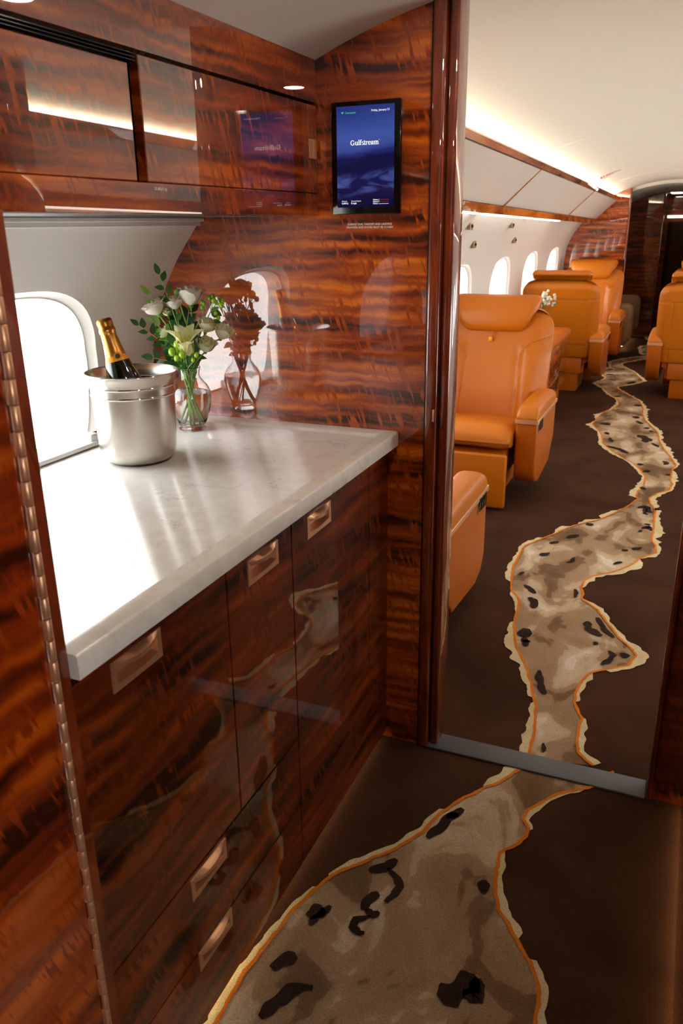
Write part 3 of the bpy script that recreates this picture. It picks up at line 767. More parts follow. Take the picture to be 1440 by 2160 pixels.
b = B(); b.box((XU - .02, 1.840, 1.488), (XU, YP - .001, 1.676), .001, 1); b.done('end_panel', M_WOOD_SHADED, up, smooth=False)
b = B(); b.box((XU - .004, 1.842, 1.562), (XU + .003, 1.860, 1.604), .001); b.box((XU - .004, 1.862, 1.562), (XU + .004, 1.877, 1.604), .001)
b.done('latch', M_COPPER, up)
b = B()
for zz in (1.665, 1.670, 1.675): b.box((XU - .02, .675, zz), (XU - .003, 1.205, zz + .0012))
b.done('door_track', M_BLACK, up, smooth=False)
b = B(); text_mesh(b, '25 LBS (11 kg)', .0062, lambda u, v: (XU + .0004, 1.222 + u, 1.4755 + v), weight=.0001); b.done('load_marking', M_PRINT, up, smooth=False, recalc=False)

b = B()
text_mesh(b, 'DURING TAXI, TAKEOFF AND LANDING', .0062, lambda u, v: (-.7255 + u, YP - .0006, 1.4145 + v), 'CENTER', .00012)
text_mesh(b, 'DRAWERS AND DOORS MUST BE CLOSED', .0062, lambda u, v: (-.7255 + u, YP - .0006, 1.4075 + v), 'CENTER', .00012)
o = b.done('placard', M_PRINT, smooth=False, recalc=False)
tag(o, 'two lines of small white capitals printed on the wood below the screen', 'placard')

# ------------------------------------------------------------------ wall display
def screen_mat():
    m = bpy.data.materials.new('display_picture'); m.use_nodes = True
    N, L = m.node_tree.nodes, m.node_tree.links; N.clear()
    o = N.new('ShaderNodeOutputMaterial'); e = N.new('ShaderNodeEmission'); mx = N.new('ShaderNodeAddShader'); gl = N.new('ShaderNodeBsdfGlossy')
    g = N.new('ShaderNodeNewGeometry'); s = N.new('ShaderNodeSeparateXYZ'); L.new(g.outputs['Position'], s.inputs[0])
    mr = N.new('ShaderNodeMapRange'); mr.inputs['From Min'].default_value = 1.454; mr.inputs['From Max'].default_value = 1.669
    mp = N.new('ShaderNodeMapping'); mp.inputs['Scale'].default_value = (9, 1, 26); L.new(g.outputs['Position'], mp.inputs[0])
    t = N.new('ShaderNodeTexNoise'); t.inputs['Scale'].default_value = 1.6; t.inputs['Detail'].default_value = 6; t.inputs['Distortion'].default_value = .8; L.new(mp.outputs[0], t.inputs['Vector'])
    tilt = N.new('ShaderNodeMath'); tilt.operation = 'MULTIPLY_ADD'; tilt.inputs[1].default_value = -.10; L.new(s.outputs['X'], tilt.inputs[0]); L.new(s.outputs['Z'], tilt.inputs[2])
    mr.inputs['From Min'].default_value += .0735; mr.inputs['From Max'].default_value += .0735
    L.new(tilt.outputs[0], mr.inputs['Value'])
    w = N.new('ShaderNodeMath'); w.operation = 'MULTIPLY_ADD'; w.inputs[1].default_value = .10; L.new(t.outputs['Fac'], w.inputs[0]); L.new(mr.outputs[0], w.inputs[2])
    sb = N.new('ShaderNodeMath'); sb.operation = 'SUBTRACT'; sb.inputs[1].default_value = .05; L.new(w.outputs[0], sb.inputs[0])
    r = ramp_node(N, [(0.0, lin(16, 16, 56)), (.14, lin(20, 22, 70)), (.30, lin(26, 28, 84)), (.40, lin(18, 20, 66)), (.50, lin(20, 24, 78)), (.545, lin(40, 52, 126)), (.60, lin(66, 84, 166)), (.72, lin(70, 92, 178)), (.88, lin(52, 72, 150)), (1.0, lin(44, 56, 132))])
    L.new(sb.outputs[0], r.inputs['Fac'])
    band = ramp_node(N, [(.10, (0, 0, 0, 1)), (.20, (1, 1, 1, 1)), (.30, (1, 1, 1, 1)), (.37, (0, 0, 0, 1))]); L.new(mr.outputs[0], band.inputs['Fac'])
    cl = ramp_node(N, [(.46, (0, 0, 0, 1)), (.66, (1, 1, 1, 1))]); L.new(t.outputs['Fac'], cl.inputs['Fac'])
    mu = N.new('ShaderNodeMath'); mu.operation = 'MULTIPLY'; L.new(band.outputs[0], mu.inputs[0]); L.new(cl.outputs[0], mu.inputs[1])
    mix = N.new('ShaderNodeMixRGB'); mix.inputs[2].default_value = lin(84, 98, 176); L.new(mu.outputs[0], mix.inputs[0]); L.new(r.outputs[0], mix.inputs[1])
    L.new(mix.outputs[0], e.inputs['Color']); e.inputs['Strength'].default_value = .5
    gl.inputs['Roughness'].default_value = .05; gl.inputs['Color'].default_value = (.03, .03, .03, 1)
    L.new(e.outputs[0], mx.inputs[0]); L.new(gl.outputs[0], mx.inputs[1]); L.new(mx.outputs[0], o.inputs[0])
    return m
disp = thing('wall_display', 'black framed upright touch screen with a blue cloud picture on the wood partition', 'screen', (-.731, YP, 1.438))
YD = YP - .012
b = B(); b.box((-.816, YD, 1.4385), (-.646, YP - .0005, 1.679), .0025, 2); b.done('bezel', M_BLACK, disp)
b = B(); b.add([(-.802, YD - .0003, 1.454), (-.661, YD - .0003, 1.454), (-.661, YD - .0003, 1.669), (-.802, YD - .0003, 1.669)], [(0, 1, 2, 3)])
b.done('picture', screen_mat(), disp, smooth=False, recalc=False)
def at_screen(u0, z0): return lambda u, v: (u0 + u, YD - .0008, z0 + v)
b = B()
text_mesh(b, 'Friday, January 31', .0062, at_screen(-.672, 1.6555), 'RIGHT', .00005)
text_mesh(b, 'Altitude', .0042, at_screen(-.791, 1.4665)); text_mesh(b, '4,444 ft', .0054, at_screen(-.791, 1.4612), weight=.00012)
text_mesh(b, 'Ground Speed', .0042, at_screen(-.767, 1.4665)); text_mesh(b, '0 mph', .0054, at_screen(-.767, 1.4612), weight=.00012)
for i, s in enumerate(('Home A', 'Home B', 'Home')): text_mesh(b, s, .0046, at_screen(-.712, 1.4685 - .0042 * i), weight=.0001)
b.box((-.6985, YD - .001, 1.4605), (-.6735, YD - .0008, 1.4612))
def word_serif(b, x0, z0, s):
    """the maker's name in a bold book face with slab feet"""
    def stroke(pts, w):
        n = len(pts)
        for i in range(n - 1):
            p, q = Vector(pts[i]), Vector(pts[i + 1]); d = (q - p)
            if d.length < 1e-6: continue
            d.normalize(); wa = w[i] if isinstance(w, list) else w; wb = w[i + 1] if isinstance(w, list) else w
            nn = Vector((-d.y, d.x)); e = d * .012
            V = [p - e + nn * wa / 2, p - e - nn * wa / 2, q + e - nn * wb / 2, q + e + nn * wb / 2]
            b.add([(x0 + v.x * s, YD - .0010, z0 + v.y * s) for v in V], [(0, 1, 2, 3)])
    def arc(cx, cy, rx, ry, a0, a1, n=12, thin=.06, thick=.16, side=0):
        P, W = [], []
        for i in range(n + 1):
            a = math.radians(lerp(a0, a1, i / n)); P.append((cx + rx * math.cos(a), cy + ry * math.sin(a))); W.append(lerp(thin, thick, abs(math.cos(a))))
        stroke(P, W)
    x = 0
    def stem(xx, ya, yb, lt=True, foot=True):
        stroke([(xx, ya), (xx, yb)], .14)
        if foot: stroke([(xx - .14, .025), (xx + .14, .025)], .05)
        if lt: stroke([(xx - .14, yb - .025), (xx, yb - .025)], .05)
    # G
    arc(.36, .36, .29, .35, 42, 330); stroke([(.60, .04), (.60, .32)], .14); stroke([(.46, .32), (.72, .32)], .05); stroke([(.60, .50), (.60, .68)], .05)
    x = .82   # u
    stem(x + .10, .10, .50, True, False); arc(x + .25, .13, .15, .12, 180, 330, 8); stem(x + .42, 0, .50, True, True)
    x = 1.42  # l
    stem(x + .08, 0, .76)
    x = 1.66  # f
    stem(x + .10, 0, .60, False); arc(x + .22, .60, .12, .13, 180, 40, 8); stroke([(x - .03, .475), (x + .28, .475)], .05)
    x = 1.98  # s
    arc(x + .17, .37, .12, .11, 50, 250, 10, .07, .10); arc(x + .17, .13, .13, .12, 75, -140, 10, .07, .12)
    x = 2.34  # t
    stroke([(x + .10, .10), (x + .10, .64)], .13); stroke([(x - .03, .475), (x + .26, .475)], .05); arc(x + .20, .10, .10, .09, 180, 320, 6)
    x = 2.68  # r
    stem(x + .08, 0, .50); arc(x + .24, .32, .16, .16, 160, 60, 8, .07, .10); stroke([(x + .31, .43), (x + .34, .40)], .12)
    x = 3.10  # e
    arc(x + .22, .25, .19, .24, 10, 320, 14); stroke([(x + .06, .28), (x + .40, .28)], .05)
    x = 3.60  # a
    stroke([(x + .32, .04), (x + .32, .36)], .13); arc(x + .20, .36, .13, .12, 0, 160, 8); arc(x + .16, .14, .12, .13, 60, 320, 10); stroke([(x + .38, .03), (x + .44, .03)], .06)
    x = 4.12  # m
    stem(x + .08, 0, .50); stem(x + .37, 0, .36, False); stem(x + .66, 0, .36, False)
    arc(x + .23, .34, .14, .14, 170, 0, 8); arc(x + .52, .34, .14, .14, 170, 0, 8)
    arc(x + .86, .66, .04, .04, 0, 360, 8, .02, .02)
word_serif(b, -.7675, 1.5875, .0141)
b.done('screen_text', M_TEXT, disp, smooth=False, recalc=False)
b = B(); text_mesh(b, 'Connected', .0058, at_screen(-.7805, 1.6535))
for r in (.0012, .0028, .0044):
    for i in range(6):
        a0, a1 = math.radians(lerp(45, 135, i / 6)), math.radians(lerp(45, 135, (i + 1) / 6))
        b.add([(-.787 + rr * math.cos(a), YD - .0009, 1.6530 + rr * math.sin(a)) for rr, a in ((r - .0005, a0), (r + .0005, a0), (r + .0005, a1), (r - .0005, a1))], [(0, 1, 2, 3)])
b.done('status_icon', M_TEAL, disp, smooth=False, recalc=False)
b = B()
for i in range(2):
    for k in range(4): b.box((-.6985 + .0064 * k, YD - .001, 1.4690 - .0042 * i), (-.6985 + .0064 * k + .0054, YD - .0008, 1.4706 - .0042 * i))
b.done('route_text', M_REDT, disp, smooth=False)

# ------------------------------------------------------------------ ice bucket and bottle
BX, BY = -1.129, 1.462
bk = thing('champagne_bucket', 'brushed steel ice bucket with polished rings holding the bottle', 'ice bucket', (BX, BY, .9144))
Z0 = .9144
b = B()
outer = [(.001, 0), (.058, 0.0), (.068, .002), (.0765, .0085), (.0825, .018), (.0855, .030), (.0868, .050), (.0905, .130), (.0918, .165), (.0932, .180), (.0962, .193), (.1010, .2015)]
inner = [(.1005, .2030), (.0950, .1950), (.0918, .181), (.0903, .165), (.0890, .130), (.0853, .050), (.081, .022), (.074, .010), (.060, .004), (.001, .004)]
b.lathe([(r, z + Z0) for r, z in outer + inner], (BX, BY, 0), 72)
b.done('body', M_STEEL, bk, angle=60)
for zz, rr in ((.1740, .0926), (.1540, .0915)):
    b = B(); pr = [(rr + .0026 * math.cos(a) - .0008, zz + Z0 + .0030 * math.sin(a)) for a in [2 * math.pi * k / 10 for k in range(11)]]
    b.lathe(pr, (BX, BY, 0), 72); b.done('ring', M_CHROME, bk, angle=80)
b = B(); pr = [(.1012 + .0014 * math.cos(a), .2012 + Z0 + .0014 * math.sin(a)) for a in [2 * math.pi * k / 8 for k in range(9)]]
b.lathe(pr, (BX, BY, 0), 72); b.done('rim', M_CHROME, bk, angle=80)

top = Vector((-1.1900, 1.462, 1.2280)); axis = (top - Vector((-1.1120, 1.466, .942))).normalized()
LB = .300; bot = top - axis * LB
MB_ = axis.to_track_quat('Z', 'Y').to_matrix()
bt = thing('champagne_bottle', 'gold foiled dark green champagne bottle leaning in the steel bucket', 'bottle', tuple(bot))
def bl(prof, name, m, seg=40):
    b = B(); b.lathe(prof, bot, seg, MB_, True, True); return b.done(name, m, bt, angle=40)
M_BOTTLE = mat('bottle_green', lin(14, 26, 12), .06, coat=1)
M_FOIL = mat('gold_foil', lin(206, 150, 74), .32, metal=1.0); add_bump(M_FOIL, 260, .35, .001, 4)
M_LABEL = mat('yellow_label', lin(240, 160, 10), .4)
M_SEAL = mat('dark_seal', lin(62, 44, 20), .4)
bl([(.001, .004), (.040, .002), (.0435, .010), (.0435, .120), (.0425, .140), (.038, .165), (.031, .188), (.0255, .208)], 'glass', M_BOTTLE)
bl([(.0268, .203), (.0255, .209), (.0222, .219), (.0218, .2195)], 'neck_label', M_LABEL)
bl([(.0232, .216), (.0215, .226), (.0185, .246), (.0172, .262), (.0172, .268), (.0185, .270), (.0185, .276), (.0170, .279), (.0168, .284), (.0178, .290), (.0172, .296), (.014, .2995), (.001, .300)], 'foil', M_FOIL)
cam_dir = (Vector((0, 0, 1.416)) - bot); cam_dir = (cam_dir - axis * cam_dir.dot(axis)).normalized(); side_dir = axis.cross(cam_dir)
def on_neck(u, s, r):                             # u across, s along the axis
    a = u / r; return bot + axis * s + (cam_dir * math.cos(a) + side_dir * math.sin(a)) * r
b = B(); n = 24
pts = [on_neck(.010 * math.cos(2 * math.pi * k / n) + .004, .2145 + .0085 * math.sin(2 * math.pi * k / n), .0256) for k in range(n)]
vs, _ = b.add(pts, []); b.cap(vs); b.mi = 1
pts = [on_neck(.0055 * math.cos(2 * math.pi * k / n) + .004, .2145 + .0055 * math.sin(2 * math.pi * k / n), .0260) for k in range(n)]
vs, _ = b.add(pts, []); b.cap(vs)
b.done('seal', [M_LABEL, M_SEAL], bt, smooth=False)
b = B(); text_mesh(b, 'Veuve Clicquot', .0060, lambda u, v: on_neck(.001 - v, .228 + u * .80, .0226 - (.228 + u * .8 - .228) * .13)); b.done('lettering', M_SEAL, bt, smooth=False)

# ------------------------------------------------------------------ vase and flowers
VX, VY = -1.172, 1.752
vz = .9144
va = thing('flower_vase', 'clear glass vase with bulging belly and water behind the steel bucket', 'vase', (VX, VY, vz))
b = B()
out = [(.001, 0), (.034, 0), (.037, .002), (.0375, .006), (.0345, .010), (.035, .014), (.043, .036), (.0515, .064), (.0545, .084), (.0525, .100), (.045, .116), (.034, .128), (.0275, .138), (.0265, .146), (.0285, .156), (.0305, .162)]
inn = [(.0290, .163), (.0268, .156), (.0248, .146), (.0258, .138), (.0322, .1275), (.0432, .1145), (.0505, .099), (.0525, .084), (.0495, .0645), (.041, .037), (.033, .016), (.030, .012), (.001, .011)]
b.lathe([(r, z + vz) for r, z in out + inn], (VX, VY, 0), 56)
b.done('glass', M_GLASS, va, angle=70)
b = B(); wpr = [(.001, .0112), (.0299, .0122), (.0329, .0162), (.0409, .0372), (.0494, .0647), (.0524, .084), (.0504, .0985), (.001, .0985)]
b.lathe([(r * .996, z + vz) for r, z in wpr], (VX, VY, 0), 48); b.done('water', M_WATER, va, angle=40)

M_STEM = mat('stem_green', lin(140, 178, 84), .5)
M_TWIG = mat('twig_brown', lin(170, 110, 62), .6)
def thin(m, tint, k):
    """thin living tissue: part of the light passes through"""
    N, L, P = nodes(m); o = N['Material Output']; t = N.new('ShaderNodeBsdfTranslucent'); mx = N.new('ShaderNodeMixShader')
    t.inputs['Color'].default_value = lin(*tint); mx.inputs[0].default_value = k
    L.new(P.outputs[0], mx.inputs[1]); L.new(t.outputs[0], mx.inputs[2]); L.new(mx.outputs[0], o.inputs['Surface']); return m
def leafmat(n, c): return thin(mat(n, lin(*c), .42, spec=.5), (c[0] * 1.5, min(255, c[1] * 1.6), c[2]), .3)
M_LEAF = leafmat('leaf_green', (62, 104, 44)); M_LEAFD = leafmat('leaf_dark', (40, 74, 44)); M_LEAFL = leafmat('leaf_light', (124, 160, 74))
M_BERRY = mat('berry_green', lin(150, 190, 40), .25, spec=.6)
def petalmat(n, c0, c1):
    m = mat(n, lin(*c0), .5); N, L, P = nodes(m)
    g = N.new('ShaderNodeNewGeometry'); t = N.new('ShaderNodeTexNoise'); t.inputs['Scale'].default_value = 40; L.new(g.outputs['Position'], t.inputs['Vector'])
    r = ramp_node(N, [(.35, lin(*c1)), (.6, lin(*c0))]); L.new(t.outputs['Fac'], r.inputs['Fac']); L.new(r.outputs[0], P.inputs['Base Color'])
    return thin(m, c0, .4)
M_ROSE = petalmat('rose_white', (242, 238, 226), (234, 232, 208)); M_ROSEG = petalmat('rose_greenish', (240, 238, 208), (224, 228, 176)); M_LILY = petalmat('lily_cream', (240, 238, 196), (228, 228, 160))
M_STAMEN = mat('stamen_yellow', lin(206, 200, 70), .5); M_ANTHER = mat('anther', lin(222, 190, 110), .6)
NECK = Vector((VX, VY, vz + .148))
rng = random.Random(7)
def stem_path(head, k, curve=.35):
    """from the floor of the vase through its neck up to the head"""
    a = k * 2.4; foot = Vector((VX + .026 * math.cos(a + 2.7), VY + .026 * math.sin(a + 2.7), vz + .016))
    if k >= 11 or k in (6, 7, 8): foot = foot.lerp(NECK, .72)        # short stems end near the water line
    nk = NECK + Vector((.019 * math.cos(a), .019 * math.sin(a), 0))
    h = Vector(head); d = (nk - foot).normalized()
    pts = [foot, foot.lerp(nk, .5), nk]
    c = nk + Vector((0, 0, 1)) * (h - nk).length * curve
    for i in range(1, 9):
        t = i / 8; pts.append(nk.lerp(c, t).lerp(c.lerp(h, t), t))
    return pts
def petal_cup(b, c, Mx, a0, half, rf, H, nu=8, nv=7, tip=.0):
    rows = []
    for i in range(nu + 1):
        u = i / nu; row = []
        for j in range(nv + 1):
            v = -1 + 2 * j / nv
            ha = half * math.sqrt(max(.02, 1 - (max(0, u - .35) / .70) ** 2.4)) * min(1, .45 + u * 1.6)
            z = H * u * (1 - .10 * v * v * u)
            r = rf(u) * (1 - .05 * (1 - v * v)) + tip * max(0, u - .72) ** 2 * 12 * (1 + .4 * math.sin(5 * v + a0))
            a = a0 + v * ha
            row.append(Vector(c) + Mx @ Vector((r * math.cos(a), r * math.sin(a), z)))
        rows.append(row)
    b.grid(rows)
def leaf(b, base, d, up, L, W, fold=.25, curl=.3):
    d = Vector(d).normalized(); s = d.cross(Vector(up)).normalized(); n = s.cross(d)
    rows = []
    for i in range(8):
        t = i / 7; w = W * math.sin(math.pi * min(1, t ** .75)) * .5 + .0002
        cpos = Vector(base) + d * (L * t) - n * (curl * L * t * t * .5)
        rows.append([cpos - s * w + n * w * fold, cpos, cpos + s * w + n * w * fold])
    b.grid(rows)
def rose(head, R, H, axis_, k, label, openness=1.0, m=None, bud=False):
    m = m or M_ROSE
    ax = Vector(axis_).normalized(); Mx = ax.to_track_quat('Z', 'Y').to_matrix()
    base_ = Vector(head) - ax * H * .5
    pts = stem_path(base_, k); root = thing('rose', label, 'flower', tuple(pts[0]), group='white roses in the glass vase')
    b = B(); b.tube(pts, .0021, 7); b.done('stem', M_STEM, root)
    b = B(); R *= 1.22; H *= 1.15; nP = 15 if not bud else 9
    for i in range(nP):
        t = i / (nP - 1); a0 = i * 2.399
        rr = lerp(.20, 1.0, t ** .85) * R; hh = H * lerp(1.0, .80, t)
        def rf(u, rr=rr, t=t): return R * .12 + (rr - R * .12) * (math.sin(min(1, u * 1.35) * math.pi / 2)) ** .8
        petal_cup(b, base_, Mx, a0, lerp(1.35, .95, t), rf, hh, tip=lerp(0, R * .26 * openness, t ** 1.5))
    b.done('bloom', m, root, angle=80)
    b = B()
    for i in range(5):
        a = i * 1.2566; d = Mx @ Vector((math.cos(a) * .8, math.sin(a) * .8, .5)); leaf(b, base_ - ax * .001, d, ax, H * .55, R * .35, .2, -.4)
    b.ball(base_ - ax * .001, R * .2, 8, 5); b.done('calyx', M_LEAFL, root)
    return root
CAMV = Vector((.557, -.83, 0))                    # from the vase towards the viewer
rose((-1.156, 1.762, 1.252), .0265, .044, (.10, -.05, 1), 0, 'largest and highest white rose, upright at the top of the bouquet', .8)
rose((-1.230, 1.713, 1.226), .0250, .034, (-.35, -.3, 1), 1, 'wide open white rose on the left shoulder of the bouquet', 1.6)
rose((-1.191, 1.739, 1.236), .0190, .030, (-.1, -.35, 1), 2, 'half open cream rose between the open left rose and the tallest rose', 1.0)
rose((-1.127, 1.782, 1.178), .0200, .034, (.45, -.05, 1), 3, 'cream rose tucked just behind the right petals of the lily', .9, M_ROSEG)
rose((-1.094, 1.803, 1.160), .0200, .036, (.55, .0, 1), 4, 'cream rose farthest out on the right side of the bouquet', .9, M_ROSEG)
rose((-1.127, 1.772, 1.130), .0200, .036, (.40, -.25, 1), 5, 'lowest rose, hanging on the right below the lily', .9, M_ROSEG)
rose((-1.216, 1.722, 1.163), .0130, .020, (-.6, -.5, .5), 6, 'small cream rose peeping out left of the lily', 1.2, M_ROSEG)
rose((-1.207, 1.727, 1.214), .0090, .018, (.1, -.5, .8), 7, 'small white rose bud below the two left roses', .5, M_ROSEG, True)
rose((-1.184, 1.744, 1.262), .0075, .016, (-.1, 0, 1), 8, 'tight green rose bud left of the tallest rose', .3, M_LEAFL, True)

lh = Vector((-1.170, 1.742, 1.112)) + CAMV * .022
pts = stem_path(lh, 9, .5); lily = thing('lily', 'open cream lily with six pointed petals at the front of the bouquet', 'flower', tuple(pts[0]))
b = B(); b.tube(pts, .0027, 8); b.done('stem', M_STEM, lily)
ax = (Vector((0, 0, 1)) * 1.0 + CAMV * .22).normalized(); Rt = Vector((.83, .557, 0)); Up2 = ax.cross(Rt).normalized()
if Up2.z < 0 and False: Up2 = -Up2
for i in range(6):
    a = math.radians((2, 58, 118, 172, 238, 300)[i]); out_d = Rt * math.cos(a) - Up2 * math.sin(a) * -1 if False else Rt * math.cos(a) + (ax.cross(Rt)) * -math.sin(a) * -1
    Lp = (.100, .106, .108, .098, .066, .070)[i]; Wp = .042 if i % 2 == 0 else .036
    tang = ax.cross(out_d).normalized(); rows = []
    for s in range(13):
        t = s / 12; w = Wp * (math.sin(math.pi * min(1, .08 + t * .92) ** .8)) ** .75 * .5 + .0003
        c = lh + ax * (Lp * (.86 * t - .22 * t ** 3)) + out_d * (Lp * (.12 * t + (.40, .34, .30, .36, .46, .46)[i] * t ** 2.0))
        row = []
        for j in range(7):
            v = -1 + j / 3; lift = (1 - abs(v)) * -.004 * math.sin(math.pi * t) + v * v * .006 * math.sin(math.pi * t)
            wave = .0012 * math.sin(t * 11 + i) * v * v
            row.append(c + tang * (w * v) + ax * (lift + wave) - out_d * (v * v * .004 * math.sin(math.pi * t)))
        rows.append(row)
    b = B(); b.grid(rows); b.done('petal', M_LILY, lily, angle=80)
b = B(); b.tube([lh + ax * .004, lh + ax * .034 + Rt * -.004, lh + ax * .057 + Rt * -.012], [.0020, .0016, .0022], 7); b.ball(lh + ax * .058 + Rt * -.0125, .0042, 8, 6, (1, 1, .7))
b.done('pistil', M_STAMEN, lily)
for i in range(6):
    a = i * 1.047 + .4; d = Rt * math.cos(a) + Up2 * math.sin(a)
    b = B(); b.tube([lh + ax * .004, lh + ax * .028 + d * .005, lh + ax * .040 + d * .011], .0009, 5); b.ball(lh + ax * .041 + d * .0115, .0022, 6, 4, (1, 1, 1.6)); b.done('stamen', M_STAMEN, lily)

def sprig(head, k, label, n, L, W, m, twig=None, curve=.35, start=.35):
    pts = stem_path(head, k, curve); root = thing('leaf_sprig', label, 'foliage', tuple(pts[0]), group='green sprigs in the glass vase')
    b = B(); b.tube(pts, [.0012] * (len(pts) - 1) + [.0007], 6); b.done('stem', twig or M_STEM, root)
    b = B(); up_pts = pts[2:]
    for i in range(n):
        t = lerp(start, 1.0, i / (n - 1)) * (len(up_pts) - 1); q = min(int(t), len(up_pts) - 2); p = up_pts[q].lerp(up_pts[q + 1], t - q)
        d = (up_pts[q + 1] - up_pts[q]).normalized()
        s = d.cross(CAMV + Vector((0, 0, .01))).normalized() * (1 if i % 2 else -1)
        tw = rng.uniform(-.6, .6)
        dd = d * rng.uniform(.45, .9) + s * rng.uniform(.5, .9) + CAMV * tw * .6
        if i == n - 1: dd = d
        leaf(b, p, dd, CAMV * .8 + Vector((0, 0, .5)), 1.15 * L * rng.uniform(.8, 1.15), 1.3 * W * rng.uniform(.85, 1.15), .2, rng.uniform(-.2, .5))
    b.done('leaves', m, root, angle=80)
sprig((-1.218, 1.724, 1.306), 10, 'tallest leafy sprig, rising dark green at the top left of the bouquet', 11, .026, .011, M_LEAF, start=.45)
sprig((-1.240, 1.708, 1.258), 11, 'light green sprig standing left of the tallest sprig', 8, .028, .010, M_LEAFL, start=.5)
sprig((-1.268, 1.690, 1.186), 12, 'sprig with a reddish twig reaching farthest to the left', 13, .024, .011, M_LEAFD, M_TWIG, start=.25)
sprig((-1.238, 1.712, 1.190), 13, 'pale green leafy sprig between the left reddish twig and the lily', 11, .027, .010, M_LEAFL, start=.3)
sprig((-1.240, 1.700, 1.105), 14, 'lowest sprig, spreading over the rim of the steel bucket', 9, .028, .012, M_LEAFD, start=.25, curve=.2)
sprig((-1.160, 1.760, 1.228), 15, 'dark broad leaved sprig under the tallest rose', 9, .034, .017, M_LEAFD, start=.5)
sprig((-1.205, 1.725, 1.135), 16, 'bluish green sprig beside the berries left of the lily', 9, .030, .013, M_LEAFD, M_TWIG, start=.2)
sprig((-1.140, 1.765, 1.120), 17, 'broad leaved sprig behind the stems on the right, above the vase rim', 8, .032, .014, M_LEAF, start=.1)
sprig((-1.185, 1.730, 1.125), 18, 'long leaved sprig hanging low in the middle under the lily', 9, .030, .012, M_LEAF, start=.05, curve=.2)

sprig((-1.195, 1.745, 1.205), 24, 'dark sprig filling the gap under the two left roses', 12, .030, .015, M_LEAFD, start=.3)
sprig((-1.150, 1.768, 1.160), 25, 'dark sprig filling the gap between the lily and the right roses', 12, .030, .015, M_LEAFD, start=.2)
sprig((-1.210, 1.715, 1.150), 26, 'mid green sprig filling the left flank behind the berries', 12, .030, .014, M_LEAF, start=.2)
sprig((-1.172, 1.755, 1.165), 27, 'broad dark sprig straight behind the lily', 12, .034, .018, M_LEAFD, start=.1)

def berries(heads, hub, k, label, r, bigleaf=None):
    pts = stem_path(hub, k); root = thing('berry_sprig', label, 'berries', tuple(pts[0]), group='green berry sprigs in the glass vase')
    b = B(); b.tube(pts, .0015, 6)
    for h in heads: b.tube([Vector(hub), Vector(hub).lerp(Vector(h), .5) + Vector((0, 0, -.003)), Vector(h)], .0008, 5)
    b.done('stem', M_STEM, root)
    for h in heads:
        b = B(); b.ball(h, r * rng.uniform(.85, 1.15), 10, 7, (1, 1, 1.2)); b.done('berry', M_BERRY, root)
    b = B()
    for h in heads:
        for i in range(3):
            a = i * 2.1 + rng.random(); leaf(b, Vector(h) - Vector((0, 0, r * .9)), (math.cos(a), math.sin(a), .1), (0, 0, 1), r * 1.5, r * .8)
    if bigleaf:
        for d, L, W in bigleaf: leaf(b, hub, d, CAMV, L, W)
    b.done('leaves', M_LEAF, root, angle=80)
def fl(px, py, off=0.0):
    """point of the upright plane through the vase, by its place across (m) and up (m)"""
    return Vector((VX, VY, 0)) + Rt * px + CAMV * off + Vector((0, 0, py))
berries([fl(.064, 1.247), fl(.073, 1.251), fl(.089, 1.247), fl(.096, 1.236), fl(.081, 1.236), fl(.093, 1.229, .01), fl(.075, 1.241, .01), fl(.094, 1.24, -.01)], fl(.066, 1.214), 19, 'green berry cluster standing out on the right against the wood', .0058, [((.6, .4, -.3), .030, .022), ((.5, .6, .3), .025, .014)])
berries([fl(.050, 1.234), fl(.045, 1.224), fl(.046, 1.237)], fl(.046, 1.205), 20, 'small green berry cluster right of the tallest rose', .0056)
berries([fl(.078, 1.209), fl(.084, 1.198)], fl(.070, 1.192), 21, 'pair of green berries just above the outermost right rose', .0048, [((.5, .4, -.2), .022, .012)])
berries([fl(-.024, 1.139, .035), fl(-.014, 1.132, .038), fl(-.038, 1.122, .035), fl(-.014, 1.114, .04), fl(-.027, 1.106, .038), fl(-.024, 1.125, .03)], fl(-.018, 1.098, .025), 22, 'large bright green berry cluster low on the left of the bouquet', .0082)
berries([fl(.022, 1.112, .04), fl(.012, 1.122, .035), fl(.013, 1.100, .038)], fl(.012, 1.092, .025), 23, 'yellow green berry cluster below the heart of the lily', .0060)

# ------------------------------------------------------------------ overhead bins, cove and wash lights
def tilt(y): return -.0145 * (y - 4.95)
def bin_unit(name, label, y0, y1, right=False, group=None):
    fx = (lambda x: 2 * XC - x) if right else (lambda x: x)
    def P(x, y, z): return (fx(x), y, z + tilt(y))
    t = thing(name, label, 'overhead bin', (fx(-1.0), (y0 + y1) / 2, 1.5), group=group)
    g = .005
    def bar(nm, poly, m, ya, yb, bev=0.0, par=t):
        b = B(); b.prism(poly, lambda x, z: P(x, ya, z), lambda x, z: P(x, yb, z), bev); return b.done(nm, m, par)
    bar('door_panel', [(-.872, 1.693), (-1.074, 1.508), (-1.084, 1.520), (-.884, 1.703)], M_BIN, y0 + g, y1 - g, .002)
    bar('top_rail', [(-.860, 1.734), (-.857, 1.726), (-.866, 1.698), (-.884, 1.7045), (-.905, 1.7135), (-.905, 1.719), (-.880, 1.720), (-.880, 1.734)], M_BINWOOD, y0, y1 - .001)
    bar('lower_valance', [(-1.072, 1.503), (-1.112, 1.462), (-1.124, 1.466), (-1.086, 1.512)], M_BINWOOD, y0, y1 - .001)
    bar('joint_strip', [(-.858, 1.733), (-.862, 1.697), (-1.112, 1.461), (-1.120, 1.470), (-.886, 1.706)], M_BINWOOD, y1 - g, y1 + g * .2)
    bar('housing', [(-.890, 1.708), (-1.086, 1.524), (-1.140, 1.50), (-1.04, 1.70)], M_DARK, y0 + .001, y1 - .002)
    return t
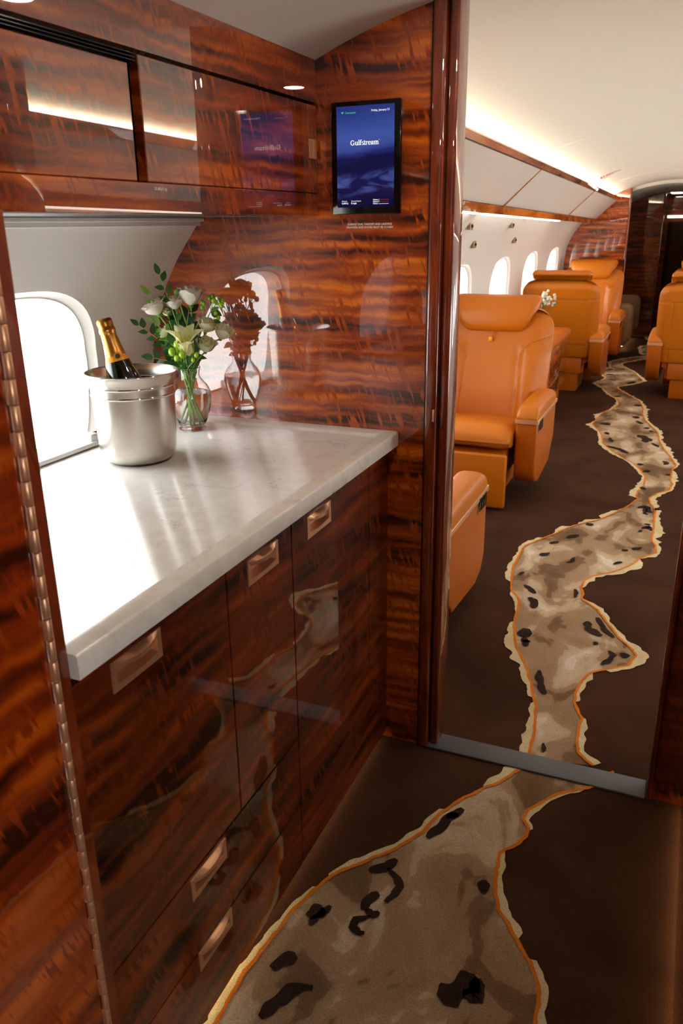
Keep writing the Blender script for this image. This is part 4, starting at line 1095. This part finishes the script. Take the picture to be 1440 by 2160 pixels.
M_BINWOOD = wood('bin_wood_trim', zs=26, seed=11.0, dark=(110, 46, 18), mid=(176, 96, 44), light=(206, 130, 68))
bounds = [1.96, 4.95, 7.55, 9.64]
for i, nm in enumerate(('nearest overhead bin on the left, starting behind the galley partition', 'middle overhead bin on the left wall, between two wooden joint strips', 'short farthest overhead bin on the left, ending at the wood bulkhead')):
    bin_unit('overhead_bin', nm, bounds[i], bounds[i + 1], group='pale overhead bins')
for i, nm in enumerate(('nearest overhead bin on the right, seen mirrored in the upper cabinet doors', 'middle overhead bin on the right side of the cabin', 'farthest overhead bin on the right side of the cabin')):
    bin_unit('overhead_bin', nm, bounds[i], bounds[i + 1], True, group='pale overhead bins')
def strip(name, label, pts4, m, cat='light strip'):
    b = B(); b.box(*pts4) if len(pts4) == 2 else b.add(pts4, [(0, 1, 2, 3)])
    o = b.done(name, m, smooth=False); tag(o, label, cat); return o
def slope_strip(name, label, x0, x1, z, y0, y1, m, th=.006):
    b = B(); b.prism([(x0, z), (x1, z), (x1, z + th), (x0, z + th)], lambda x, zz: (x, y0, zz + tilt(y0)), lambda x, zz: (x, y1, zz + tilt(y1)))
    return tag(b.done(name, m, smooth=False), label, 'light strip')
slope_strip('cove_light', 'warm strip light hidden behind the top rail of the left bins', -.918, -.890, 1.7245, 1.97, 9.62, M_COVE)
slope_strip('cove_light', 'warm strip light hidden behind the top rail of the right bins', 2 * XC + .890, 2 * XC + .918, 1.7245, 1.97, 9.62, M_COVE)
for i, (ya, yb) in enumerate(((2.0, 4.55), (4.72, 6.20), (6.36, 7.45))):
    slope_strip('wash_light', ('nearest bright strip light under the left bins', 'middle bright strip light under the left bins', 'farthest bright strip light under the left bins')[i], -1.150, -1.122, 1.455, ya, yb, M_WASH, .008)
for i, (ya, yb) in enumerate(((2.0, 4.55), (4.72, 7.45))):
    slope_strip('wash_light', ('near strip light under the right bins', 'far strip light under the right bins')[i], 2 * XC + 1.122, 2 * XC + 1.150, 1.455, ya, yb, M_WASH, .008)
# small service fittings under the bins
M_FIT = mat('service_fitting', lin(150, 118, 90), .35, metal=.6)
for i, (y, z) in enumerate(((4.75, 1.40), (5.9, 1.40), (5.17, 1.29), (6.41, 1.29))):
    b = B(); x = side_x(z); b.box((x - .004, y - .035, z - .022), (x + .016, y + .035, z + .022), .004)
    f = thing('service_unit', ('brown air outlet fitting nearest under the left bins', 'brown air outlet fitting farther along under the left bins', 'nearer of two small wall fittings just above the cabin windows', 'farther of two small wall fittings just above the cabin windows')[i], 'fitting', (x, y, z))
    b.done('plate', M_FIT, f)
    b = B(); b.ball((x + .017, y, z), .010, 10, 6); b.done('nozzle', M_BLACKM, f)
# downlights of the ceiling
for (x, y, lb) in ((-.30, 1.57, 'round ceiling downlight near the partition, mirrored at the upper cabinet right end'), (-.30, .85, 'round ceiling downlight near the folded door, nearer the viewer than the other downlight')):
    zc = arch(x)
    d = thing('downlight', lb, 'lamp', (x, y, zc))
    b = B(); b.lathe([(.038, -.004), (.046, -.004), (.048, .002), (.036, .002)], (x, y, zc - .002), 28); b.done('bezel', M_CHROME, d)
    b = B(); b.lathe([(.001, -.003), (.036, -.003), (.036, .0), (.001, .0)], (x, y, zc - .003), 28); b.done('lens', M_DOWN, d)
for i in range(2):
    y = 11.9 - .22 * i; z = 1.745
    d = thing('aft_ceiling_light', ('upper of two bright oblong ceiling lights at the far end', 'lower of two bright oblong ceiling lights at the far end')[1 - i], 'lamp', (-.345, y, z))
    b = B(); b.box((-.42, y - .05, z), (-.27, y + .05, z + .02), .006); b.done('frame', M_WHITE, d)
    b = B(); b.box((-.41, y - .04, z - .006), (-.28, y + .04, z - .0005), .002); b.done('lens', M_AFT, d)
b = B(); b.box((-.46, 12.70, 1.445), (-.10, 12.74, 1.480), .004)
tag(b.done('light_bar', emit_mat('bar_lamp', (1, .92, .78, 1), 1.6)), 'long pale light bar above the dark door at the far end', 'lamp')

# exit sign on the headliner
ex = thing('exit_sign', 'small translucent exit sign with red letters hanging from the ceiling', 'sign', (-.75, 7.35, 1.77))
M_SIGN = mat('sign_panel', lin(206, 196, 200), .25)
M_SIGNT = mat('sign_red', lin(150, 30, 70), .5)
YE = 7.35
ca = [(-.838, 1.735), (-.802, 1.726), (-.757, 1.751), (-.691, 1.789), (-.664, 1.812)]
ctop = [(x, arch(x) + sag(YE) - .002) for x in [lerp(-.655, -.845, k / 8) for k in range(9)]]
b = B(); b.prism(ca + ctop, lambda x, z: (x, YE, z), lambda x, z: (x, YE + .008, z)); b.done('panel', M_SIGN, ex, smooth=False)
b = B(); ang = math.radians(29.5); ux, uz = math.cos(ang), math.sin(ang)
def on_sign(u, v): return (-.806 + u * ux - v * uz, YE - .002, 1.7315 + u * uz + v * ux)
text_mesh(b, 'EXIT', .036, lambda u, v: on_sign(u * 1.15 + .024, v), weight=.0004)
b.add([on_sign(*p) for p in ((0, .013), (.018, .026), (.018, 0))], [(0, 1, 2)])
b.done('lettering', M_SIGNT, ex, smooth=False, recalc=False)

# ------------------------------------------------------------------ seats
def groove_field(x, z, segs_, wd=.006, dp=.004):
    d = 9
    for (xa, za, xb, zb) in segs_:
        vx, vz_ = xb - xa, zb - za; t = max(0, min(1, ((x - xa) * vx + (z - za) * vz_) / (vx * vx + vz_ * vz_)))
        d = min(d, math.hypot(x - xa - vx * t, z - za - vz_ * t))
    return dp * math.exp(-(d / wd) ** 2)
def build_seat(label, loc, rz):
    """local frame: the sitter looks along -y; floor at z = 0"""
    t = thing('cabin_seat', label, 'seat', loc, rz, 'cognac leather cabin seats')
    kw = dict(parent=t, world=False)
    HW = .318
    # backrest shell: outline in (x, z), front and rear surfaces as height fields
    zb, zt = .30, .955
    def half(z):
        s = (z - zb) / (zt - zb)
        w = HW * (1 - .05 * (1 - s)) + .012 * math.sin(math.pi * s)
        r = .11
        if z > zt - r: w = w - r + math.sqrt(max(0, r * r - (z - zt + r) ** 2))
        return w
    def ycen(z): return .155 + (z - zb) * .30          # the back leans away
    NZ, NX = 70, 60
    seams = [(-.165, .36, -.148, .70), (.165, .36, .148, .70), (-.148, .70, -.21, .775), (.148, .70, .21, .775), (-.21, .775, -.32, .815), (.21, .775, .32, .815)]
    zs = [zb + (zt - zb) * (1 - (1 - i / NZ) ** 1.25) for i in range(NZ + 1)]
    def front_y(x, z):
        w = max(half(z), 1e-3); a = min(1, abs(x) / w)
        edge = .055 * (max(0, a - .62) / .38) ** 2.6
        top = .06 * (max(0, z - (zt - .09)) / .09) ** 2.4
        inner = smooth01((abs(x) - lerp(.150, .165, (.7 - z) / .35)) / .035) * smooth01((.80 - z - .28 * max(0, abs(x) - .15)) / .05)
        bol = -.030 * inner * math.sin(math.pi * min(1, max(0, (a - .45) / .55)) ** .8) if inner > 0 else 0
        dish = .012 * math.cos(min(1, abs(x) / .16) * math.pi / 2) * smooth01((.78 - z) / .1)
        lum = -.014 * math.sin(math.pi * min(1, max(0, (z - .32) / .4)))
        return ycen(z) - .045 + edge + top + bol + dish * .6 + lum + groove_field(x, z, seams)
    rear = [(-.32, .80, .32, .80), (-.32, .415, .32, .415), (.205, .30, .205, .80), (-.205, .30, -.205, .80)]
    def rear_y(x, z):
        w = max(half(z), 1e-3); a = min(1, abs(x) / w)
        edge = .05 * (max(0, a - .70) / .30) ** 2.4; top = .05 * (max(0, z - (zt - .08)) / .08) ** 2.2
        return ycen(z) + .085 - edge - top - groove_field(x, z, rear, .005, .004) + .012 * smooth01((.42 - z) / .03) * 0
    b = B(); F, R = [], []
    for z in zs:
        w = max(half(z), .002); F.append([(x, front_y(x, z), z) for x in [w * math.sin(math.pi / 2 * (-1 + 2 * j / NX)) * .999 for j in range(NX + 1)]])
        R.append([(x, rear_y(x, z), z) for x in [w * math.sin(math.pi / 2 * (1 - 2 * j / NX)) * .999 for j in range(NX + 1)]])
    rows = [f + r for f, r in zip(F, R)]
    vs = b.grid(rows, close_v=True); b.cap(vs[0][::-1]); b.cap(vs[-1])
    b.done('backrest', M_LEATHER, angle=75, **kw)
    for sd in (-1, 1):
        b = B(); P_ = []
        for (xa, za, xb, zb_) in seams:
            if xa * sd < 0: continue
            P_ += [(lerp(xa, xb, k / 6), front_y(lerp(xa, xb, k / 6), lerp(za, zb_, k / 6)) + .0005, lerp(za, zb_, k / 6)) for k in range(7 if len(P_) > 10 else 6)]
        b.tube(P_, .0022, 5); b.done('front_piping', M_SEAM, **kw)
    b = B()
    for (xa, za, xb, zb_) in [(-.30, .80, .30, .80), (-.30, .415, .30, .415), (.205, .31, .205, .80)]:
        b.tube([(lerp(xa, xb, k / 8), rear_y(lerp(xa, xb, k / 8), lerp(za, zb_, k / 8)) - .0005, lerp(za, zb_, k / 8)) for k in range(9)], .0028, 5)
    b.done('rear_piping', M_SEAM, **kw)
    # headrest: pad folded over the top edge
    b = B(); prof = []
    hz = [(-.052, .832), (-.072, .836), (-.090, .852), (-.098, .885), (-.094, .94), (-.076, .995), (-.048, 1.022), (-.015, 1.034), (.030, 1.030), (.062, 1.018), (.068, 1.006), (.056, .992), (.020, .990), (-.015, .985), (-.038, .955), (-.050, .90), (-.047, .85)]
    NXH = 40; rows = []
    for j in range(NXH + 1):
        s = -1 + 2 * j / NXH; x = .232 * math.sin(s * math.pi / 2) if False else .232 * s
        row = []
        for (dy, z) in hz:
            e = max(0, abs(s) - .80) / .20; k = math.sqrt(max(0, 1 - e * e))
            zc_ = .90; lowcut = max(0, (.93 - z) / .10); xx = x * (1 + .06 * smooth01((z - .86) / .15)) * (1 - .10 * lowcut * abs(s) ** 3)
            zz = lerp(.985, z, .55 + .45 * k) + .50 * max(0, abs(s) - .58) ** 2 * lowcut
            yy = lerp(-.010, dy, .35 + .65 * k)
            row.append((xx, ycen(.93) + yy + .012 * (1 - s * s) * -1, zz))
        rows.append(row)
    vs = b.grid(rows, close_v=True); b.cap(vs[0]); b.cap(vs[-1][::-1])
    b.done('headrest', M_LEATHER, angle=70, **kw)
    b = B(); b.tube([(0, ycen(.82) - .052, .842), (.002, ycen(.80) - .058, .822), (-.006, ycen(.79) - .058, .806)], .003, 6); b.done('strap', M_LEATHER2, **kw)
    b = B(); b.box((-.022, ycen(.79) - .066, .782), (-.002, ycen(.79) - .060, .806), .002); b.done('tag', M_LABEL, **kw)
    # cushion
    NX2, NY2 = 36, 30; b = B(); T, U = [], []
    def cush(x, y, top):
        a = abs(x) / .250; e = (max(0, a - .70) / .30) ** 2.5
        f = max(0, (-.30 - y) / .10)
        zt_ = lerp(.372, .432, smooth01((.20 - y) / .55)) + .010 * math.cos(a * math.pi / 2)
        g = groove_field(x, y, [(-.17, .22, -.15, -.10), (.17, .22, .15, -.10), (-.15, -.10, -.25, -.14), (.15, -.10, .25, -.14)], .006, .004)
        return zt_ - .030 * e - .055 * f ** 2.2 - g if top else zt_ - .13 + .02 * e + .035 * f ** 2
    for i in range(NY2 + 1):
        y = lerp(-.40, .20, i / NY2)
        xs = [.250 * (-1 + 2 * j / NX2) for j in range(NX2 + 1)]
        T.append([(x, y, cush(x, y, True)) for x in xs]); U.append([(x, y, cush(x, y, False)) for x in xs[::-1]])
    vs = b.grid([p + q for p, q in zip(T, U)], close_v=True); b.cap(vs[0][::-1]); b.cap(vs[-1])
    b.done('seat_cushion', M_LEATHER, angle=75, **kw)
    b = B(); b.box((-.246, -.418, .012), (.246, -.385, .300), .012, 3); b.done('leg_rest', M_LEATHER, **kw)
    b = B(); b.box((-.222, -.383, .16), (.222, .20, .298), .01); b.done('seat_frame', M_LEATHER2, **kw)
    b = B(); b.prism([(-.30, .16), (.22, .16), (.20, .0), (-.20, 0.0)], lambda y, z: (-.17, y, z), lambda y, z: (.17, y, z), .004); b.done('pedestal', M_LEATHER2, **kw)
    b = B(); b.box((-.205, .06, .155), (.205, .235, .305), .02); b.done('rear_shell', M_LEATHER2, **kw)
    for s in (-1, 1):
        x0, x1 = (.258, .375) if s > 0 else (-.375, -.258)
        b = B(); poly = [(-.30, .452), (-.30, .19), (-.255, .128), (-.17, .105), (.16, .135), (.285, .26), (.295, .452)]
        b.prism(poly, lambda y, z: (x0 + .004, y, z), lambda y, z: (x1 - .004, y, z), .012); b.done('arm_panel', M_LEATHER2, angle=50, **kw)
        b = B(); b.prism([(-.306, .446), (-.306, .468), (.299, .468), (.299, .446)], lambda y, z: (x0 - .001, y, z), lambda y, z: (x1 + .001, y, z), .003); tb = b.done('trim_band', M_COPPER, **kw)
        b = B(); rows = []
        for i in range(25):                       # padded arm top, bulging over the band
            u = i / 24; y = lerp(-.305, .298, u); k = math.sqrt(max(0, 1 - (max(0, abs(2 * u - 1) - .72) / .28) ** 2))
            row = []; hh = .012 + .060 * (k ** .9) * (.80 + .20 * math.sin(math.pi * min(1, .15 + u * .8)))
            for j in range(15):
                a = math.pi * j / 14; cx = (x0 + x1) / 2; hx = (x1 - x0) / 2 * (.90 + .10 * k)
                row.append((cx + hx * math.copysign(abs(math.cos(a)) ** .55, math.cos(a)), y, .468 + hh * math.sin(a) ** .55))
            rows.append(row)
        vs = b.grid(rows); b.cap(vs[0] ); b.cap(vs[-1][::-1])
        b.bm.faces.ensure_lookup_table(); b.cap([r[0] for r in vs] + [r[-1] for r in vs][::-1])
        b.done('arm_pad', M_LEATHER, angle=60, **kw)
        xo = x1 + .0005 if s > 0 else x0 - .0005
        b = B(); lo = (min(xo, xo - .006 * s), -.27, .395); hi = (max(xo, xo - .006 * s), -.15, .455)
        b.box((lo[0], -.275, .398), (hi[0], -.150, .462), .002); cp = b.done('control_panel', M_CHROME, **kw)
        b = B()
        for ya, yb in ((-.268, -.235), (-.228, -.196), (-.190, -.158)): b.box((min(xo + .0015 * s, xo), ya, .404), (max(xo + .0015 * s, xo), yb, .455), .001)
        b.done('buttons', M_BLACK, parent=cp, world=False)
    return t
s1 = build_seat('tan leather seat facing the galley with folded headrest and small yellow tag', (-1.02, 4.36, 0), 0)
def more(label, x, y, rz):
    c = copy_tree(s1); c.location = (x, y, 0); c.rotation_euler = (0, 0, rz); c['label'] = label; return c
more('tan leather seat close behind the galley partition, only its aisle armrest showing', -1.01, 2.62, math.pi)
more('tan leather seat turned away, its plain back behind the wooden table console', -1.03, 7.52, math.pi)
more('tan leather seat facing the galley in front of the far wood bulkhead', -1.02, 9.02, 0)
more('tan leather seat turned away, cut by the right edge of the photo', .075, 7.46, math.pi)
more('tan leather seat mostly hidden behind the turned away seat on the right', .095, 9.05, 0)

# ------------------------------------------------------------------ console between seats, its flowers, divan, ledges
cs = thing('side_console', 'wood sided table console with tan leather top beside the turned away left seat', 'console', (-1.05, 6.25, 0))
b = B(); b.box((-1.30, 6.0, .16), (-.905, 6.9, .525), .004); b.done('body', M_BINWOOD, cs)
b = B(); b.box((-1.32, 5.97, .526), (-.885, 6.93, .60), .03, 4); b.done('top', M_LEATHER2, cs)
b = B(); b.box((-1.28, 6.1, 0), (-.94, 6.85, .159)); b.done('plinth', M_LEATHER2, cs, smooth=False)
b = B(); b.box((-.9045, 6.05, .22), (-.898, 6.85, .50), .002); b.done('door', M_WOOD_SHADED, cs)
fv = thing('white_blossoms', 'small bunch of white blossoms in a low glass on the wooden console', 'flowers', (-1.055, 6.4, .60))
b = B(); b.lathe([(.001, .601), (.03, .601), (.038, .66), (.032, .71), (.030, .71), (.035, .66), (.027, .605), (.001, .65)], (-1.055, 6.4, 0), 24); b.done('glass', M_GLASS, fv)
b = B(); r2 = random.Random(3); tips = []
for i in range(16):
    tip = Vector((-1.055 + r2.gauss(0, .05), 6.4 + r2.gauss(0, .04), .80 + .07 * r2.random() + (.05 if i < 5 else 0))); tips.append(tip)
    b.tube([(-1.055, 6.4, .62), (-1.055, 6.4, .71), tip], .002, 5)
b.done('stems', M_LEAF, fv)
b = B()
for tp in tips:
    for j in range(5): b.ball(tp + Vector((r2.gauss(0, .011), r2.gauss(0, .011), r2.gauss(0, .014))), .011, 6, 4)
b.done('blossoms', M_ROSE, fv)
b = B()
for tp in tips[::2]: leaf(b, tp - Vector((0, 0, .05)), (r2.gauss(0, 1), r2.gauss(0, 1), .6), (0, 0, 1), .07, .03)
b.done('leaves', M_LEAF, fv)

dv = thing('divan', 'beige fabric divan along the left wall behind the far wood bulkhead', 'sofa', (-1.0, 10.5, 0))
b = B(); b.box((-1.28, 9.82, .06), (-.645, 11.15, .36), .04, 3); b.done('seat', M_SOFA, dv)
b = B(); b.box((-1.30, 9.82, .30), (-1.08, 11.15, .80), .06, 4); b.done('backrest', M_SOFA, dv)
for ya in (9.80, 10.98):
    b = B(); b.box((-1.29, ya, .10), (-.600, ya + .19, .535), .075, 5); b.done('armrest', M_SOFA, dv)
b = B(); b.box((-1.25, 9.9, 0), (-.72, 11.1, .059)); b.done('base', M_DARK, dv, smooth=False)
b = B(); b.box((-.70, 9.86, .058), (-.68, 11.1, .066)); b.done('floor_light_strip', M_FOOT, dv, smooth=False)
